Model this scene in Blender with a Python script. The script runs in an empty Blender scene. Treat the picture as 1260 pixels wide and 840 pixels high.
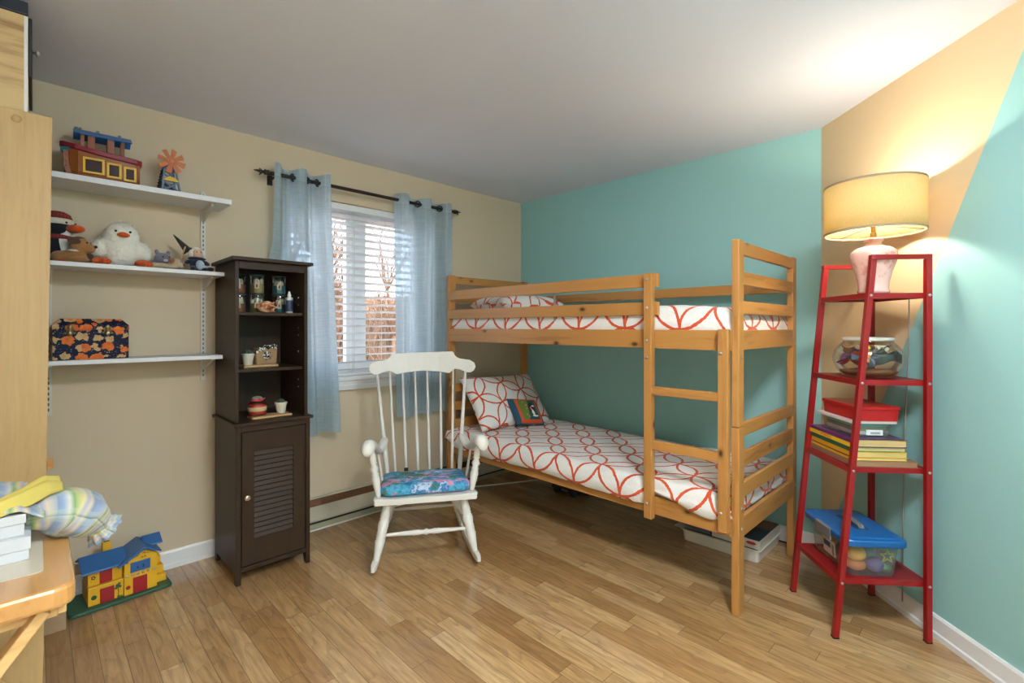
import bpy, bmesh, math, random
from mathutils import Matrix, Vector, noise as mnoise
random.seed(7)
PI = math.pi
scene = bpy.context.scene
COL = scene.collection

# ------------------------------------------------------------------ camera
cam_d = bpy.data.cameras.new('camera'); cam = bpy.data.objects.new('camera', cam_d); COL.objects.link(cam)
cam_d.sensor_width = 36.0; cam_d.lens = 594.5 / 1260 * 36.0
cam_d.shift_y = -18 / 1260; cam_d.clip_start = 0.02; cam_d.clip_end = 200
cam.location = (3.144, -3.221, 1.296)
cam.rotation_euler = (PI / 2, 0, math.atan2(0.7116, 0.7026))
scene.camera = cam

# ------------------------------------------------------------------ colour management
scene.view_settings.view_transform = 'Standard'; scene.view_settings.look = 'None'
scene.view_settings.gamma = 1.0; scene.view_settings.use_curve_mapping = False
scene.view_settings.exposure = 0.0

def lin(v):
    v /= 255.0
    return v / 12.92 if v <= 0.04045 else ((v + 0.055) / 1.055) ** 2.4
def K(r, g, b): return (lin(r), lin(g), lin(b), 1.0)

# ------------------------------------------------------------------ sky and sun
world = bpy.data.worlds.new('sky'); scene.world = world; world.use_nodes = True
wn = world.node_tree.nodes; wb = wn['Background']
wb.inputs[0].default_value = (0.80, 0.88, 1.0, 1); wb.inputs[1].default_value = 5.5
SUN = bpy.data.lights.new('sun', 'SUN'); so = bpy.data.objects.new('sun', SUN); COL.objects.link(so)
SUN.energy = 2.2; SUN.angle = 0.02; SUN.color = (1, 0.93, 0.84)
so.rotation_euler = Vector((-0.8, 0.25, -0.62)).to_track_quat('-Z', 'Y').to_euler()
POR = bpy.data.lights.new('window_portal', 'AREA'); po = bpy.data.objects.new('window_portal', POR); COL.objects.link(po)
POR.shape = 'RECTANGLE'; POR.size = 1.25; POR.size_y = 1.3; POR.cycles.is_portal = True
po.location = (-0.2, -1.56, 1.54); po.rotation_euler = Vector((1, 0, 0)).to_track_quat('-Z', 'Y').to_euler()

CEIL_FILL_W = 105.0     # unseen fill dome added on the ceiling, watts
HALL_FILL_W = 120.0     # unseen fill lamp added in the made-up hall
LAMP_W = 118.0     # bulb of the table lamp

# ------------------------------------------------------------------ node helpers
class NT:
    def __init__(s, mat): s.t = mat.node_tree; s.n = s.t.nodes; s.l = s.t.links
    def add(s, typ, ins=None, **kw):
        nd = s.n.new(typ)
        for k, v in kw.items(): setattr(nd, k, v)
        for k, v in (ins or {}).items():
            if isinstance(v, bpy.types.NodeSocket): s.l.new(v, nd.inputs[k])
            else: nd.inputs[k].default_value = v
        return nd
    def math(s, op, a, b=0.0, c=0.0): return s.add('ShaderNodeMath', {0: a, 1: b, 2: c}, operation=op).outputs[0]
    def mix(s, fac, a, b, blend='MIX'):
        nd = s.add('ShaderNodeMix', data_type='RGBA', blend_type=blend)
        for i, v in ((0, fac), (6, a), (7, b)):
            if isinstance(v, bpy.types.NodeSocket): s.l.new(v, nd.inputs[i])
            else: nd.inputs[i].default_value = v
        return nd.outputs[2]
    def coord(s, kind='Object'): return s.add('ShaderNodeTexCoord').outputs[kind]
    def mapping(s, vec, scale=(1, 1, 1), loc=(0, 0, 0), rot=(0, 0, 0)):
        return s.add('ShaderNodeMapping', {'Vector': vec, 'Scale': scale, 'Location': loc, 'Rotation': rot}).outputs[0]
    def noise(s, vec, scale, detail=3.0, rough=0.5):
        return s.add('ShaderNodeTexNoise', {'Vector': vec, 'Scale': scale, 'Detail': detail, 'Roughness': rough}).outputs
    def ramp(s, fac, stops, interp='LINEAR'):
        nd = s.add('ShaderNodeValToRGB', {0: fac}); r = nd.color_ramp; r.interpolation = interp
        while len(r.elements) > len(stops): r.elements.remove(r.elements[-1])
        while len(r.elements) < len(stops): r.elements.new(0.5)
        for e, (p, c) in zip(r.elements, stops): e.position = p; e.color = c
        return nd.outputs[0]
    def sep(s, vec): return s.add('ShaderNodeSeparateXYZ', {0: vec}).outputs
    def comb(s, x, y, z=0.0): return s.add('ShaderNodeCombineXYZ', {0: x, 1: y, 2: z}).outputs[0]
    def bump(s, h, strength, dist=0.01):
        return s.add('ShaderNodeBump', {'Height': h, 'Strength': strength, 'Distance': dist}).outputs[0]

def new_mat(name):
    m = bpy.data.materials.new(name); m.use_nodes = True
    b = m.node_tree.nodes['Principled BSDF']
    return m, NT(m), b
def scale_c(c, f): return (min(c[0] * f, 1), min(c[1] * f, 1), min(c[2] * f, 1), 1)

def paint(name, col, rough=0.5, var=0.06, vscale=8.0, bump=0.0, bscale=200.0, metal=0.0, coat=0.0, spec=0.5, stretch=(1, 1, 1), sheen=0.0):
    """a plain finish with slight tonal mottling and optional fine bump"""
    m, T, b = new_mat(name)
    co = T.mapping(T.coord(), stretch)
    f = T.noise(co, vscale, 3)[0]
    T.l.new(T.mix(f, scale_c(col, 1 - var), scale_c(col, 1 + var)), b.inputs['Base Color'])
    b.inputs['Roughness'].default_value = rough; b.inputs['Metallic'].default_value = metal
    b.inputs['Coat Weight'].default_value = coat; b.inputs['Specular IOR Level'].default_value = spec
    b.inputs['Sheen Weight'].default_value = sheen
    if bump: T.l.new(T.bump(T.noise(co, bscale, 2)[0], bump, 0.003), b.inputs['Normal'])
    return m

def wood(name, c1, c2, axis, rough=0.42, gscale=9.0, knots=0.0, coat=0.15, bump=0.05, spec=0.5):
    """long grain along one axis, with optional dark knots"""
    m, T, b = new_mat(name)
    co = T.coord(); st = [1, 1, 1]; st[axis] = 0.06
    warp = T.noise(co, 2.2, 2)[1]
    v = T.mapping(co, tuple(st))
    v = T.add('ShaderNodeVectorMath', {0: v, 1: T.add('ShaderNodeVectorMath', {0: warp, 3: 0.05}, operation='SCALE').outputs[0]}, operation='ADD').outputs[0]
    g = T.noise(v, gscale * 5, 5, 0.6)[0]
    w = T.noise(v, gscale, 2, 0.5)[0]
    f = T.math('ADD', T.math('MULTIPLY', g, 0.55), T.math('MULTIPLY', w, 0.45))
    col = T.ramp(f, [(0.30, c2), (0.46, scale_c(c1, 0.92)), (0.62, c1), (0.8, scale_c(c1, 1.08))])
    if knots:
        ks = [10, 10, 10]; ks[axis] = 5.5
        vo = T.add('ShaderNodeTexVoronoi', {'Vector': T.mapping(co, tuple(ks), (3.3, 1.7, 0.4)), 'Scale': 1.0})
        k = T.math('LESS_THAN', vo.outputs['Distance'], 0.0)
        near = T.ramp(vo.outputs['Distance'], [(0.0, (1, 1, 1, 1)), (0.06, (1, 1, 1, 1)), (0.13, (0.25, 0.25, 0.25, 1)), (0.22, (0, 0, 0, 1))])
        some = T.math('GREATER_THAN', T.sep(vo.outputs['Color'])[0], 1 - knots)
        col = T.mix(T.math('MULTIPLY', near, some), col, scale_c(c2, 0.22))
    T.l.new(col, b.inputs['Base Color']); b.inputs['Roughness'].default_value = rough; b.inputs['Specular IOR Level'].default_value = spec
    b.inputs['Coat Weight'].default_value = coat; b.inputs['Coat Roughness'].default_value = 0.25
    if bump: T.l.new(T.bump(g, bump, 0.003), b.inputs['Normal'])
    return m

def flat_glow(name, col, strength):
    m, T, b = new_mat(name); b.inputs['Base Color'].default_value = col
    b.inputs['Emission Color'].default_value = col; b.inputs['Emission Strength'].default_value = strength
    return m

def thin_glass(name, tint=(1, 1, 1, 1), gloss=0.06, rough=0.02, haze=0.0, hazecol=(1, 1, 1, 1)):
    m, T, b = new_mat(name)
    lw = T.add('ShaderNodeLayerWeight', {'Blend': 0.25}).outputs['Fresnel']
    fac = T.math('ADD', T.math('MULTIPLY', lw, 0.55), gloss)
    tr = T.add('ShaderNodeBsdfTransparent', {0: tint}).outputs[0]
    if haze:
        tr = T.add('ShaderNodeMixShader', {0: haze, 1: tr, 2: T.add('ShaderNodeBsdfTranslucent', {0: hazecol}).outputs[0]}).outputs[0]
        tr = T.add('ShaderNodeMixShader', {0: haze * 0.7, 1: tr, 2: T.add('ShaderNodeBsdfDiffuse', {0: hazecol}).outputs[0]}).outputs[0]
    gl = T.add('ShaderNodeBsdfGlossy', {0: (1, 1, 1, 1), 'Roughness': rough}).outputs[0]
    mx = T.add('ShaderNodeMixShader', {0: fac, 1: tr, 2: gl}).outputs[0]
    T.l.new(mx, m.node_tree.nodes['Material Output'].inputs[0])
    return m

# ------------------------------------------------------------------ object helpers
MW = {}
def thing(name, label, cat, loc=(0, 0, 0), rotz=0.0, group=None, rot=None):
    o = bpy.data.objects.new(name, None); COL.objects.link(o); o.empty_display_size = 0.05
    o.location = loc; o.rotation_euler = rot if rot else (0, 0, rotz)
    o['label'] = label; o['category'] = cat
    if group: o['group'] = group
    MW[o.name] = Matrix.Translation(loc) @ o.rotation_euler.to_matrix().to_4x4()
    return o
def finish(bm, name, mat, smooth):
    bmesh.ops.recalc_face_normals(bm, faces=bm.faces)
    me = bpy.data.meshes.new(name); bm.to_mesh(me); bm.free()
    for mm in (mat if isinstance(mat, (list, tuple)) else [mat]): me.materials.append(mm)
    if smooth: me.polygons.foreach_set('use_smooth', [True] * len(me.polygons))
    return me
def mods(o, bevel, subsurf, auto):
    if bevel:
        md = o.modifiers.new('bevel', 'BEVEL'); md.width = bevel; md.segments = 2; md.limit_method = 'ANGLE'; md.angle_limit = 0.7
        md.harden_normals = False
    if subsurf:
        md = o.modifiers.new('subdivision', 'SUBSURF'); md.levels = subsurf; md.render_levels = subsurf
    if auto:
        o.data.set_sharp_from_angle(angle=auto)
def part(name, bm, mat, parent, world=False, smooth=False, bevel=0.0, subsurf=0, auto=0, label=None):
    """one part as one mesh; world=True when the bmesh is in room coordinates"""
    M = MW[parent.name]
    if world: bm.transform(M.inverted())
    o = bpy.data.objects.new(name, finish(bm, name, mat, smooth)); COL.objects.link(o)
    o.parent = parent; MW[o.name] = M
    mods(o, bevel, subsurf, auto)
    if label: o['label'] = label
    return o
def solo(name, bm, mat, label, cat, loc=(0, 0, 0), rotz=0.0, group=None, world=False, smooth=False, bevel=0.0, subsurf=0, auto=0, kind=None, rot=None):
    M = Matrix.Translation(loc) @ (Matrix.Rotation(rotz, 4, 'Z') if rot is None else __import__('mathutils').Euler(rot).to_matrix().to_4x4())
    if world: bm.transform(M.inverted())
    o = bpy.data.objects.new(name, finish(bm, name, mat, smooth)); COL.objects.link(o)
    o.location = loc; o.rotation_euler = rot if rot else (0, 0, rotz)
    if label: o['label'] = label
    if cat: o['category'] = cat
    if group: o['group'] = group
    if kind: o['kind'] = kind
    MW[o.name] = M; mods(o, bevel, subsurf, auto)
    return o
def struct(name, bm, mat, smooth=False, bevel=0.0, label=None):
    return solo(name, bm, mat, label, None, kind='structure', smooth=smooth, bevel=bevel)
def dup(root, loc, rotz=None, label=None, group=None):
    r = root.copy(); COL.objects.link(r); r.location = loc
    if rotz is not None: r.rotation_euler = (0, 0, rotz)
    if label: r['label'] = label
    if group: r['group'] = group
    for ch in list(root.children):
        c = ch.copy(); COL.objects.link(c); c.parent = r
        for g in list(ch.children):
            d = g.copy(); COL.objects.link(d); d.parent = c
    return r

# ------------------------------------------------------------------ shape helpers
def B(): return bmesh.new()
def box(bm, x0, x1, y0, y1, z0, z1, M=None, mi=0):
    vs = [bm.verts.new((x, y, z)) for z in (z0, z1) for y in (y0, y1) for x in (x0, x1)]
    if M is not None:
        for v in vs: v.co = M @ v.co
    for f in ((0, 1, 3, 2), (4, 6, 7, 5), (0, 4, 5, 1), (2, 3, 7, 6), (0, 2, 6, 4), (1, 5, 7, 3)):
        bm.faces.new([vs[i] for i in f]).material_index = mi
    return bm
def bx(*a, **k): return box(B(), *a, **k)
def prism(bm, pts, axis, a, b, M=None, mi=0):
    """extrude a 2-D outline along an axis (0: pts are y,z; 1: x,z; 2: x,y)"""
    def P(p, t): return Vector((t, p[0], p[1]) if axis == 0 else (p[0], t, p[1]) if axis == 1 else (p[0], p[1], t))
    r0 = [bm.verts.new(P(p, a) if M is None else M @ P(p, a)) for p in pts]
    r1 = [bm.verts.new(P(p, b) if M is None else M @ P(p, b)) for p in pts]
    n = len(pts)
    bm.faces.new(r0).material_index = mi; bm.faces.new(r1[::-1]).material_index = mi
    for i in range(n): bm.faces.new((r0[i], r0[(i + 1) % n], r1[(i + 1) % n], r1[i])).material_index = mi
    return bm
def loft(bm, rings, cap=True, mi=0, closed=False):
    vr = [[bm.verts.new(p) for p in r] for r in rings]; n = len(vr[0])
    seq = list(zip(vr, vr[1:])) + ([(vr[-1], vr[0])] if closed else [])
    for a, b in seq:
        for i in range(n): bm.faces.new((a[i], a[(i + 1) % n], b[(i + 1) % n], b[i])).material_index = mi
    if cap and not closed:
        bm.faces.new(vr[0][::-1]).material_index = mi; bm.faces.new(vr[-1]).material_index = mi
    return bm
def frame_of(d, up=Vector((0, 0, 1))):
    d = Vector(d).normalized()
    if abs(d.dot(up)) > 0.98: up = Vector((0, 1, 0))
    x = d.cross(up).normalized(); return x, x.cross(d).normalized()
def tube(bm, pts, r, n=8, cap=True, mi=0, flat=1.0):
    pts = [Vector(p) for p in pts]; rs = r if isinstance(r, (list, tuple)) else [r] * len(pts); rings = []
    px = None
    for i, p in enumerate(pts):
        d = (pts[min(i + 1, len(pts) - 1)] - pts[max(i - 1, 0)])
        if px is None: x, y = frame_of(d)
        else:
            dn = d.normalized(); x = (px - dn * px.dot(dn)).normalized(); y = x.cross(dn).normalized()
        px = x
        rings.append([p + x * (math.cos(2 * PI * k / n) * rs[i]) + y * (math.sin(2 * PI * k / n) * rs[i] * flat) for k in range(n)])
    return loft(bm, rings, cap, mi)
def bar(bm, p, q, w, h, up=(0, 0, 1), mi=0):
    p, q = Vector(p), Vector(q); x, y = frame_of(q - p, Vector(up)); x *= w / 2; y *= h / 2
    return loft(bm, [[c + x + y, c - x + y, c - x - y, c + x - y] for c in (p, q)], True, mi)
def turned(bm, p, q, prof, n=16, mi=0):
    """lathe a (t, radius) profile along the segment p-q"""
    p, q = Vector(p), Vector(q); x, y = frame_of(q - p)
    return loft(bm, [[p.lerp(q, t) + (x * math.cos(2 * PI * k / n) + y * math.sin(2 * PI * k / n)) * r for k in range(n)] for t, r in prof], True, mi)
def lathe(bm, prof, n=32, c=(0, 0, 0), cap=True, mi=0, sx=1.0, sy=1.0):
    return loft(bm, [[(c[0] + math.cos(2 * PI * k / n) * r * sx, c[1] + math.sin(2 * PI * k / n) * r * sy, c[2] + z) for k in range(n)] for r, z in prof], cap, mi)
def ball(bm, c, r, sub=2, M=None, mi=0):
    r = r if isinstance(r, (tuple, list)) else (r, r, r)
    T = Matrix.Translation(c) @ (M if M is not None else Matrix.Identity(4)) @ Matrix.Diagonal((*r, 1))
    res = bmesh.ops.create_icosphere(bm, subdivisions=sub, radius=1, matrix=T)
    for f in {f for v in res['verts'] for f in v.link_faces}: f.material_index = mi
    return bm
def blob(name, balls, mat, parent, voxel=0.006, world=False, fluff=0.0, fscale=60.0, label=None):
    """several overlapping ellipsoids fused into one continuous skin"""
    bm = B()
    for it in balls: ball(bm, it[0], it[1], 3, it[2] if len(it) > 2 else None)
    o = part(name, bm, mat, parent, world=world, smooth=True, label=label)
    md = o.modifiers.new('remesh', 'REMESH'); md.mode = 'VOXEL'; md.voxel_size = voxel; md.use_smooth_shade = True
    md = o.modifiers.new('smooth', 'SMOOTH'); md.factor = 0.5; md.iterations = 4
    if fluff:
        tx = bpy.data.textures.new(name + '_fluff', 'CLOUDS'); tx.noise_scale = 1.0 / fscale; tx.noise_depth = 2
        md = o.modifiers.new('fluff', 'DISPLACE'); md.texture = tx; md.strength = fluff; md.mid_level = 0.4
    return o
def arc(cx, cy, r, a0, a1, n): return [(cx + r * math.cos(a0 + (a1 - a0) * i / n), cy + r * math.sin(a0 + (a1 - a0) * i / n)) for i in range(n + 1)]
def rrect(x0, x1, y0, y1, r, n=4):
    return (arc(x1 - r, y1 - r, r, 0, PI / 2, n) + arc(x0 + r, y1 - r, r, PI / 2, PI, n) +
            arc(x0 + r, y0 + r, r, PI, 1.5 * PI, n) + arc(x1 - r, y0 + r, r, 1.5 * PI, 2 * PI, n))
def text_bm(txt, size, depth=0.0004):
    cu = bpy.data.curves.new('lettering', 'FONT'); cu.body = txt; cu.size = size; cu.extrude = depth; cu.align_x = 'CENTER'; cu.align_y = 'CENTER'; cu.resolution_u = 3
    o = bpy.data.objects.new('lettering', cu); COL.objects.link(o)
    dg = bpy.context.evaluated_depsgraph_get(); me = bpy.data.meshes.new_from_object(o.evaluated_get(dg))
    bm = B(); bm.from_mesh(me); bpy.data.objects.remove(o); bpy.data.curves.remove(cu); bpy.data.meshes.remove(me)
    return bm
def basis(o, ex, ey):
    ex, ey = Vector(ex).normalized(), Vector(ey).normalized(); ez = ex.cross(ey)
    return Matrix(((ex.x, ey.x, ez.x, o[0]), (ex.y, ey.y, ez.y, o[1]), (ex.z, ey.z, ez.z, o[2]), (0, 0, 0, 1)))
# ================================================================== THE ROOM
H = 2.44
m_ceil = paint('ceiling white', K(224, 228, 242), 0.9, 0.015, 3, 0.05, 120)
m_beige = paint('wall beige paint', K(212, 193, 165), 0.75, 0.02, 2.5, 0.06, 220)
m_teal = paint('wall teal paint', K(152, 201, 199), 0.72, 0.02, 2.5, 0.06, 220)
m_white = paint('trim white gloss', K(235, 235, 235), 0.35, 0.02, 5)
m_whitewall = paint('added hall white', K(232, 228, 220), 0.8, 0.02, 3)

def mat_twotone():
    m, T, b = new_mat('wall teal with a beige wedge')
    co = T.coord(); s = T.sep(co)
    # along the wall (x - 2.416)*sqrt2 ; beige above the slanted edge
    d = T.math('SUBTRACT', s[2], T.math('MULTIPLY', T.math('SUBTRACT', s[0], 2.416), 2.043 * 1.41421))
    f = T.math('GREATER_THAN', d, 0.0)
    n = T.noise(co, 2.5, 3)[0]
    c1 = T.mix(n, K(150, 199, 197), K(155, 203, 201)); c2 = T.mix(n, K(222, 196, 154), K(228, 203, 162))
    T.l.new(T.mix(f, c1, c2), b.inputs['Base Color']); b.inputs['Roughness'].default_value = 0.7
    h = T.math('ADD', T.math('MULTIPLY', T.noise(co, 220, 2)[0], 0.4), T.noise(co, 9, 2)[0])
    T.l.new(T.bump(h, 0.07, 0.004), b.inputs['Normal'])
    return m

def mat_floor():
    m, T, b = new_mat('honey oak strip floor')
    co = T.coord(); s = T.sep(co)
    W = 0.076
    yv = T.math('DIVIDE', s[1], W); row = T.math('FLOOR', yv); fy = T.math('FRACT', yv)
    rr = T.add('ShaderNodeTexWhiteNoise', {'W': row}, noise_dimensions='1D').outputs['Value']
    ln = T.math('ADD', 0.45, T.math('MULTIPLY', rr, 0.55))
    xv = T.math('ADD', T.math('DIVIDE', s[0], ln), T.math('MULTIPLY', rr, 37.0))
    ix = T.math('FLOOR', xv); fx = T.math('FRACT', xv)
    pid = T.add('ShaderNodeTexWhiteNoise', {'Vector': T.comb(row, ix, 0)}, noise_dimensions='2D').outputs
    # grain, shifted from plank to plank
    gx = T.math('ADD', s[0], T.math('MULTIPLY', pid['Value'], 31.0)); gy = T.math('ADD', s[1], T.math('MULTIPLY', rr, 17.0))
    gv = T.comb(T.math('MULTIPLY', gx, 0.09), gy, 0)
    g1 = T.noise(gv, 60, 5, 0.62)[0]
    cv = T.comb(T.math('MULTIPLY', gx, 0.22), gy, T.math('MULTIPLY', pid['Value'], 9.0))
    cath = T.math('FRACT', T.math('MULTIPLY', T.noise(cv, 9, 2, 0.4)[0], 9.0))
    cath = T.math('POWER', cath, 3.0)
    base = T.ramp(pid['Value'], [(0.0, K(164, 124, 78)), (0.3, K(185, 145, 96)), (0.6, K(198, 160, 110)), (0.85, K(210, 174, 126)), (1.0, K(174, 132, 86))])
    dark = T.mix(0.62, base, K(104, 66, 32))
    f = T.math('ADD', T.math('MULTIPLY', T.ramp(g1, [(0.36, (1, 1, 1, 1)), (0.62, (0, 0, 0, 1))]), 0.62), T.math('MULTIPLY', cath, 0.38))
    col = T.mix(f, base, dark)
    ey = T.math('MINIMUM', fy, T.math('SUBTRACT', 1.0, fy)); ex = T.math('MULTIPLY', T.math('MINIMUM', fx, T.math('SUBTRACT', 1.0, fx)), T.math('DIVIDE', ln, W))
    gap = T.math('LESS_THAN', T.math('MINIMUM', ey, ex), 0.014)
    col = T.mix(T.math('MULTIPLY', gap, 0.72), col, K(70, 42, 20))
    T.l.new(col, b.inputs['Base Color'])
    b.inputs['Roughness'].default_value = 0.30; b.inputs['Specular IOR Level'].default_value = 0.45
    b.inputs['Coat Weight'].default_value = 0.8; b.inputs['Coat Roughness'].default_value = 0.12
    hh = T.math('SUBTRACT', T.math('MULTIPLY', T.noise(gv, 30, 3)[0], 0.25), T.math('MULTIPLY', gap, 0.8))
    nn = T.bump(hh, 0.12, 0.002)
    T.l.new(nn, b.inputs['Normal'])
    w = T.bump(T.noise(T.mapping(co, (1, 1, 1)), 5, 2)[0], 0.02, 0.02); T.l.new(w, b.inputs['Coat Normal'])
    return m
m_floor = mat_floor()

struct('floor', bx(-0.18, 4.15, -3.95, 0.15, -0.12, 0.0), m_floor)
struct('ceiling', bx(-0.18, 4.15, -3.95, 0.15, H, H + 0.1), m_ceil)
# window wall with its opening
WY0, WY1, WZ0, WZ1 = -2.13, -1.02, 0.955, 2.14
bm = B()
for y0, y1, z0, z1 in ((-3.95, WY0, 0, H), (WY1, 0.15, 0, H), (WY0, WY1, 0, WZ0), (WY0, WY1, WZ1, H)): box(bm, -0.18, 0, y0, y1, z0, z1)
struct('wall_left', bm, m_beige)
struct('wall_back', bx(0.0, 2.50, 0.0, 0.15, 0, H), m_teal)
k = 0.7071
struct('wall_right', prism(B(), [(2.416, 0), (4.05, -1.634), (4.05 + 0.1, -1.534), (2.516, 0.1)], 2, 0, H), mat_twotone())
# wall behind the camera on the right, with a doorway added to let fill light in
bm = B()
for y0, y1, z0, z1 in ((-3.95, -3.62, 0, H), (-2.78, -1.5, 0, H), (-3.62, -2.78, 2.04, H)): box(bm, 4.0, 4.12, y0, y1, z0, z1)
struct('wall_side', bm, m_teal)
struct('wall_front', bx(-0.1, 4.1, -3.95, -3.80, 0, H), m_beige)
bm = B(); box(bm, 4.12, 5.6, -3.95, -3.85, 0, H); box(bm, 4.12, 5.6, -2.4, -2.3, 0, H); box(bm, 5.6, 5.7, -3.95, -2.3, 0, H)
struct('wall_added_hall', bm, m_whitewall)  # unseen hall, made up to hold the second fill lamp
struct('floor_added_hall', bx(4.15, 5.7, -3.95, -2.3, -0.12, 0), m_floor); struct('ceiling_added_hall', bx(4.15, 5.7, -3.95, -2.3, H, H + 0.1), m_ceil)
bm = B()
for y in (-3.62, -2.78): box(bm, 3.985, 4.0, y - (0.07 if y < -3 else 0), y + (0 if y < -3 else 0.07), 0, 2.11)
box(bm, 3.985, 4.0, -3.62, -2.78, 2.04, 2.11)
struct('trim_1', bm, m_white)  # casing of the added doorway

# baseboards (face, quirk line and shoe moulding)
BB = [(0, 0), (0.016, 0), (0.016, 0.022), (0.011, 0.028), (0.011, 0.085), (0.006, 0.095), (0, 0.095)]
def baseboard(name, p, q, inward):
    p, q = Vector((*p, 0)), Vector((*q, 0)); d = (q - p); L = d.length; d.normalize(); n = Vector((*inward, 0)).normalized()
    M = basis(p, d, n)
    bm = B(); r0 = [bm.verts.new(M @ Vector((0, t, z)) if False else p + n * t + Vector((0, 0, z))) for t, z in BB]
    r1 = [bm.verts.new(q + n * t + Vector((0, 0, z))) for t, z in BB]
    bm.faces.new(r0); bm.faces.new(r1[::-1])
    for i in range(len(BB)): bm.faces.new((r0[i], r0[(i + 1) % len(BB)], r1[(i + 1) % len(BB)], r1[i]))
    struct(name, bm, m_white)
baseboard('baseboard_left', (0, -3.8), (0, -2.06), (1, 0))
baseboard('baseboard_back', (0.0, 0), (2.41, 0), (0, -1))
baseboard('baseboard_right', (2.416, 0), (4.0, -1.584), (-1, -1))
baseboard('baseboard_front', (0, -3.8), (4.0, -3.8), (0, 1))
baseboard('baseboard_side', (4.0, -2.7), (4.0, -1.6), (-1, 0))
# thin cord lying along the quirk of the baseboards
m_cord = paint('dark cord', K(60, 45, 38), 0.6)
m_wcord = paint('white cord', K(222, 220, 212), 0.5)

# ------------------------------------------------------------------ unseen lamps added to fill the room with light (above and behind the view)
m_opal = flat_glow('opal lamp glass', (1.0, 0.95, 0.88, 1), 1.0)
m_brass = paint('brushed nickel', K(170, 165, 158), 0.35, metal=1.0)
def dome_fill(name, label, loc, R, watts, colr):
    t = thing(name, label, 'ceiling light', loc)
    part('base', lathe(B(), [(R * 0.55, 0), (R * 0.55, -0.02), (R * 0.5, -0.03)], 32), m_brass, t, smooth=True, auto=0.6)
    m, T, b = new_mat(name + ' glass'); b.inputs['Base Color'].default_value = (0.9, 0.9, 0.9, 1)
    b.inputs['Emission Color'].default_value = colr; b.inputs['Emission Strength'].default_value = watts / (PI * PI * R * R * 1.6)
    part('glass_shade', lathe(B(), [(R * 0.52, -0.025), (R * 0.9, -0.03), (R, -0.05), (R * 0.9, -0.085), (R * 0.6, -0.115), (R * 0.25, -0.13), (0.002, -0.132)], 32), m, t, smooth=True)
    return t
dome_fill('ceiling_fill_light', 'added opal glass fill light above the near part of the room', (3.25, -2.35, H), 0.26, CEIL_FILL_W, (0.90, 0.95, 1.0, 1))
dome_fill('hall_fill_light', 'added opal glass fill light in the made-up hall beyond the added doorway', (4.85, -3.1, H), 0.2, HALL_FILL_W, (0.90, 0.95, 1.0, 1))

# ------------------------------------------------------------------ window
m_vinyl = paint('window vinyl white', K(238, 240, 244), 0.35, 0.01)
m_pane = thin_glass('window pane', gloss=0.02)
bm = B()
# outer frame, centre post, two sashes and inside sill
XF0, XF1 = -0.16, -0.09
for y0, y1, z0, z1 in ((WY0, WY0 + 0.035, WZ0, WZ1), (WY1 - 0.035, WY1, WZ0, WZ1), (WY0 + 0.035, WY1 - 0.035, WZ0, WZ0 + 0.035), (WY0 + 0.035, WY1 - 0.035, WZ1 - 0.035, WZ1), (-1.605, -1.565, WZ0 + 0.035, WZ1 - 0.035)):
    box(bm, XF0, XF1, y0, y1, z0, z1)
for ya, yb in ((WY0 + 0.035, -1.605), (-1.565, WY1 - 0.035)):
    w = 0.055
    for y0, y1, z0, z1 in ((ya, ya + w, WZ0 + 0.035, WZ1 - 0.035), (yb - w, yb, WZ0 + 0.035, WZ1 - 0.035), (ya + w, yb - w, WZ0 + 0.035, WZ0 + 0.035 + w), (ya + w, yb - w, WZ1 - 0.035 - w, WZ1 - 0.035)):
        box(bm, XF0 + 0.012, XF1 - 0.012, y0, y1, z0, z1)
win = struct('window_1', bm, m_vinyl)
for i, (ya, yb) in enumerate(((WY0 + 0.09, -1.66), (-1.51, WY1 - 0.09))):
    part('pane', bx(-0.128, -0.124, ya, yb, WZ0 + 0.09, WZ1 - 0.09), m_pane, win, world=True)
# casing below the opening: layered sill trim
bm = prism(B(), [(0.0, 0.868), (0.022, 0.868), (0.026, 0.90), (0.018, 0.905), (0.018, 0.925), (0.034, 0.932), (0.034, 0.958), (-0.09, 0.958), (-0.09, 0.94), (0, 0.94)], 1, WY0 - 0.05, WY1 + 0.05)
struct('trim_2', bm, m_white)

# blind: head rail, slats (one part), bottom rail, ladder cords
bl = thing('window_blind', 'white wide-slat horizontal blind hanging in the window between the blue curtains', 'blind', (-0.045, -1.575, WZ1))
part('head_rail', bx(-0.075, -0.015, WY0 + 0.01, WY1 - 0.01, WZ1 - 0.045, WZ1 - 0.002), m_vinyl, bl, world=True, bevel=0.003)
bm = B(); ns = 22; zs0 = 1.000; zs1 = 2.060
for i in range(ns):
    z = zs0 + (zs1 - zs0) * i / (ns - 1)
    M = Matrix.Translation((-0.045, 0, z)) @ Matrix.Rotation(math.radians(-16), 4, 'Y')
    prism(bm, [(-0.025, -0.0005), (-0.0125, 0.0016), (0, 0.0024), (0.0125, 0.0016), (0.025, -0.0005), (0.0125, -0.0012), (0, -0.0004), (-0.0125, -0.0012)], 1, WY0 + 0.015, WY1 - 0.015, M)
part('slats', bm, paint('blind slat white', K(240, 241, 243), 0.4, 0.01), bl, world=True)
part('bottom_rail', bx(-0.07, -0.02, WY0 + 0.015, WY1 - 0.015, 0.960, 0.975), m_vinyl, bl, world=True, bevel=0.003)
for y in (-1.98, -1.655, -1.40, -1.17):
    bm = B()
    for x in (-0.0715, -0.0185): tube(bm, [(x, y, 0.965), (x, y, WZ1 - 0.03)], 0.0011, 5)
    part('cord', bm, m_wcord, bl, world=True)

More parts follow.
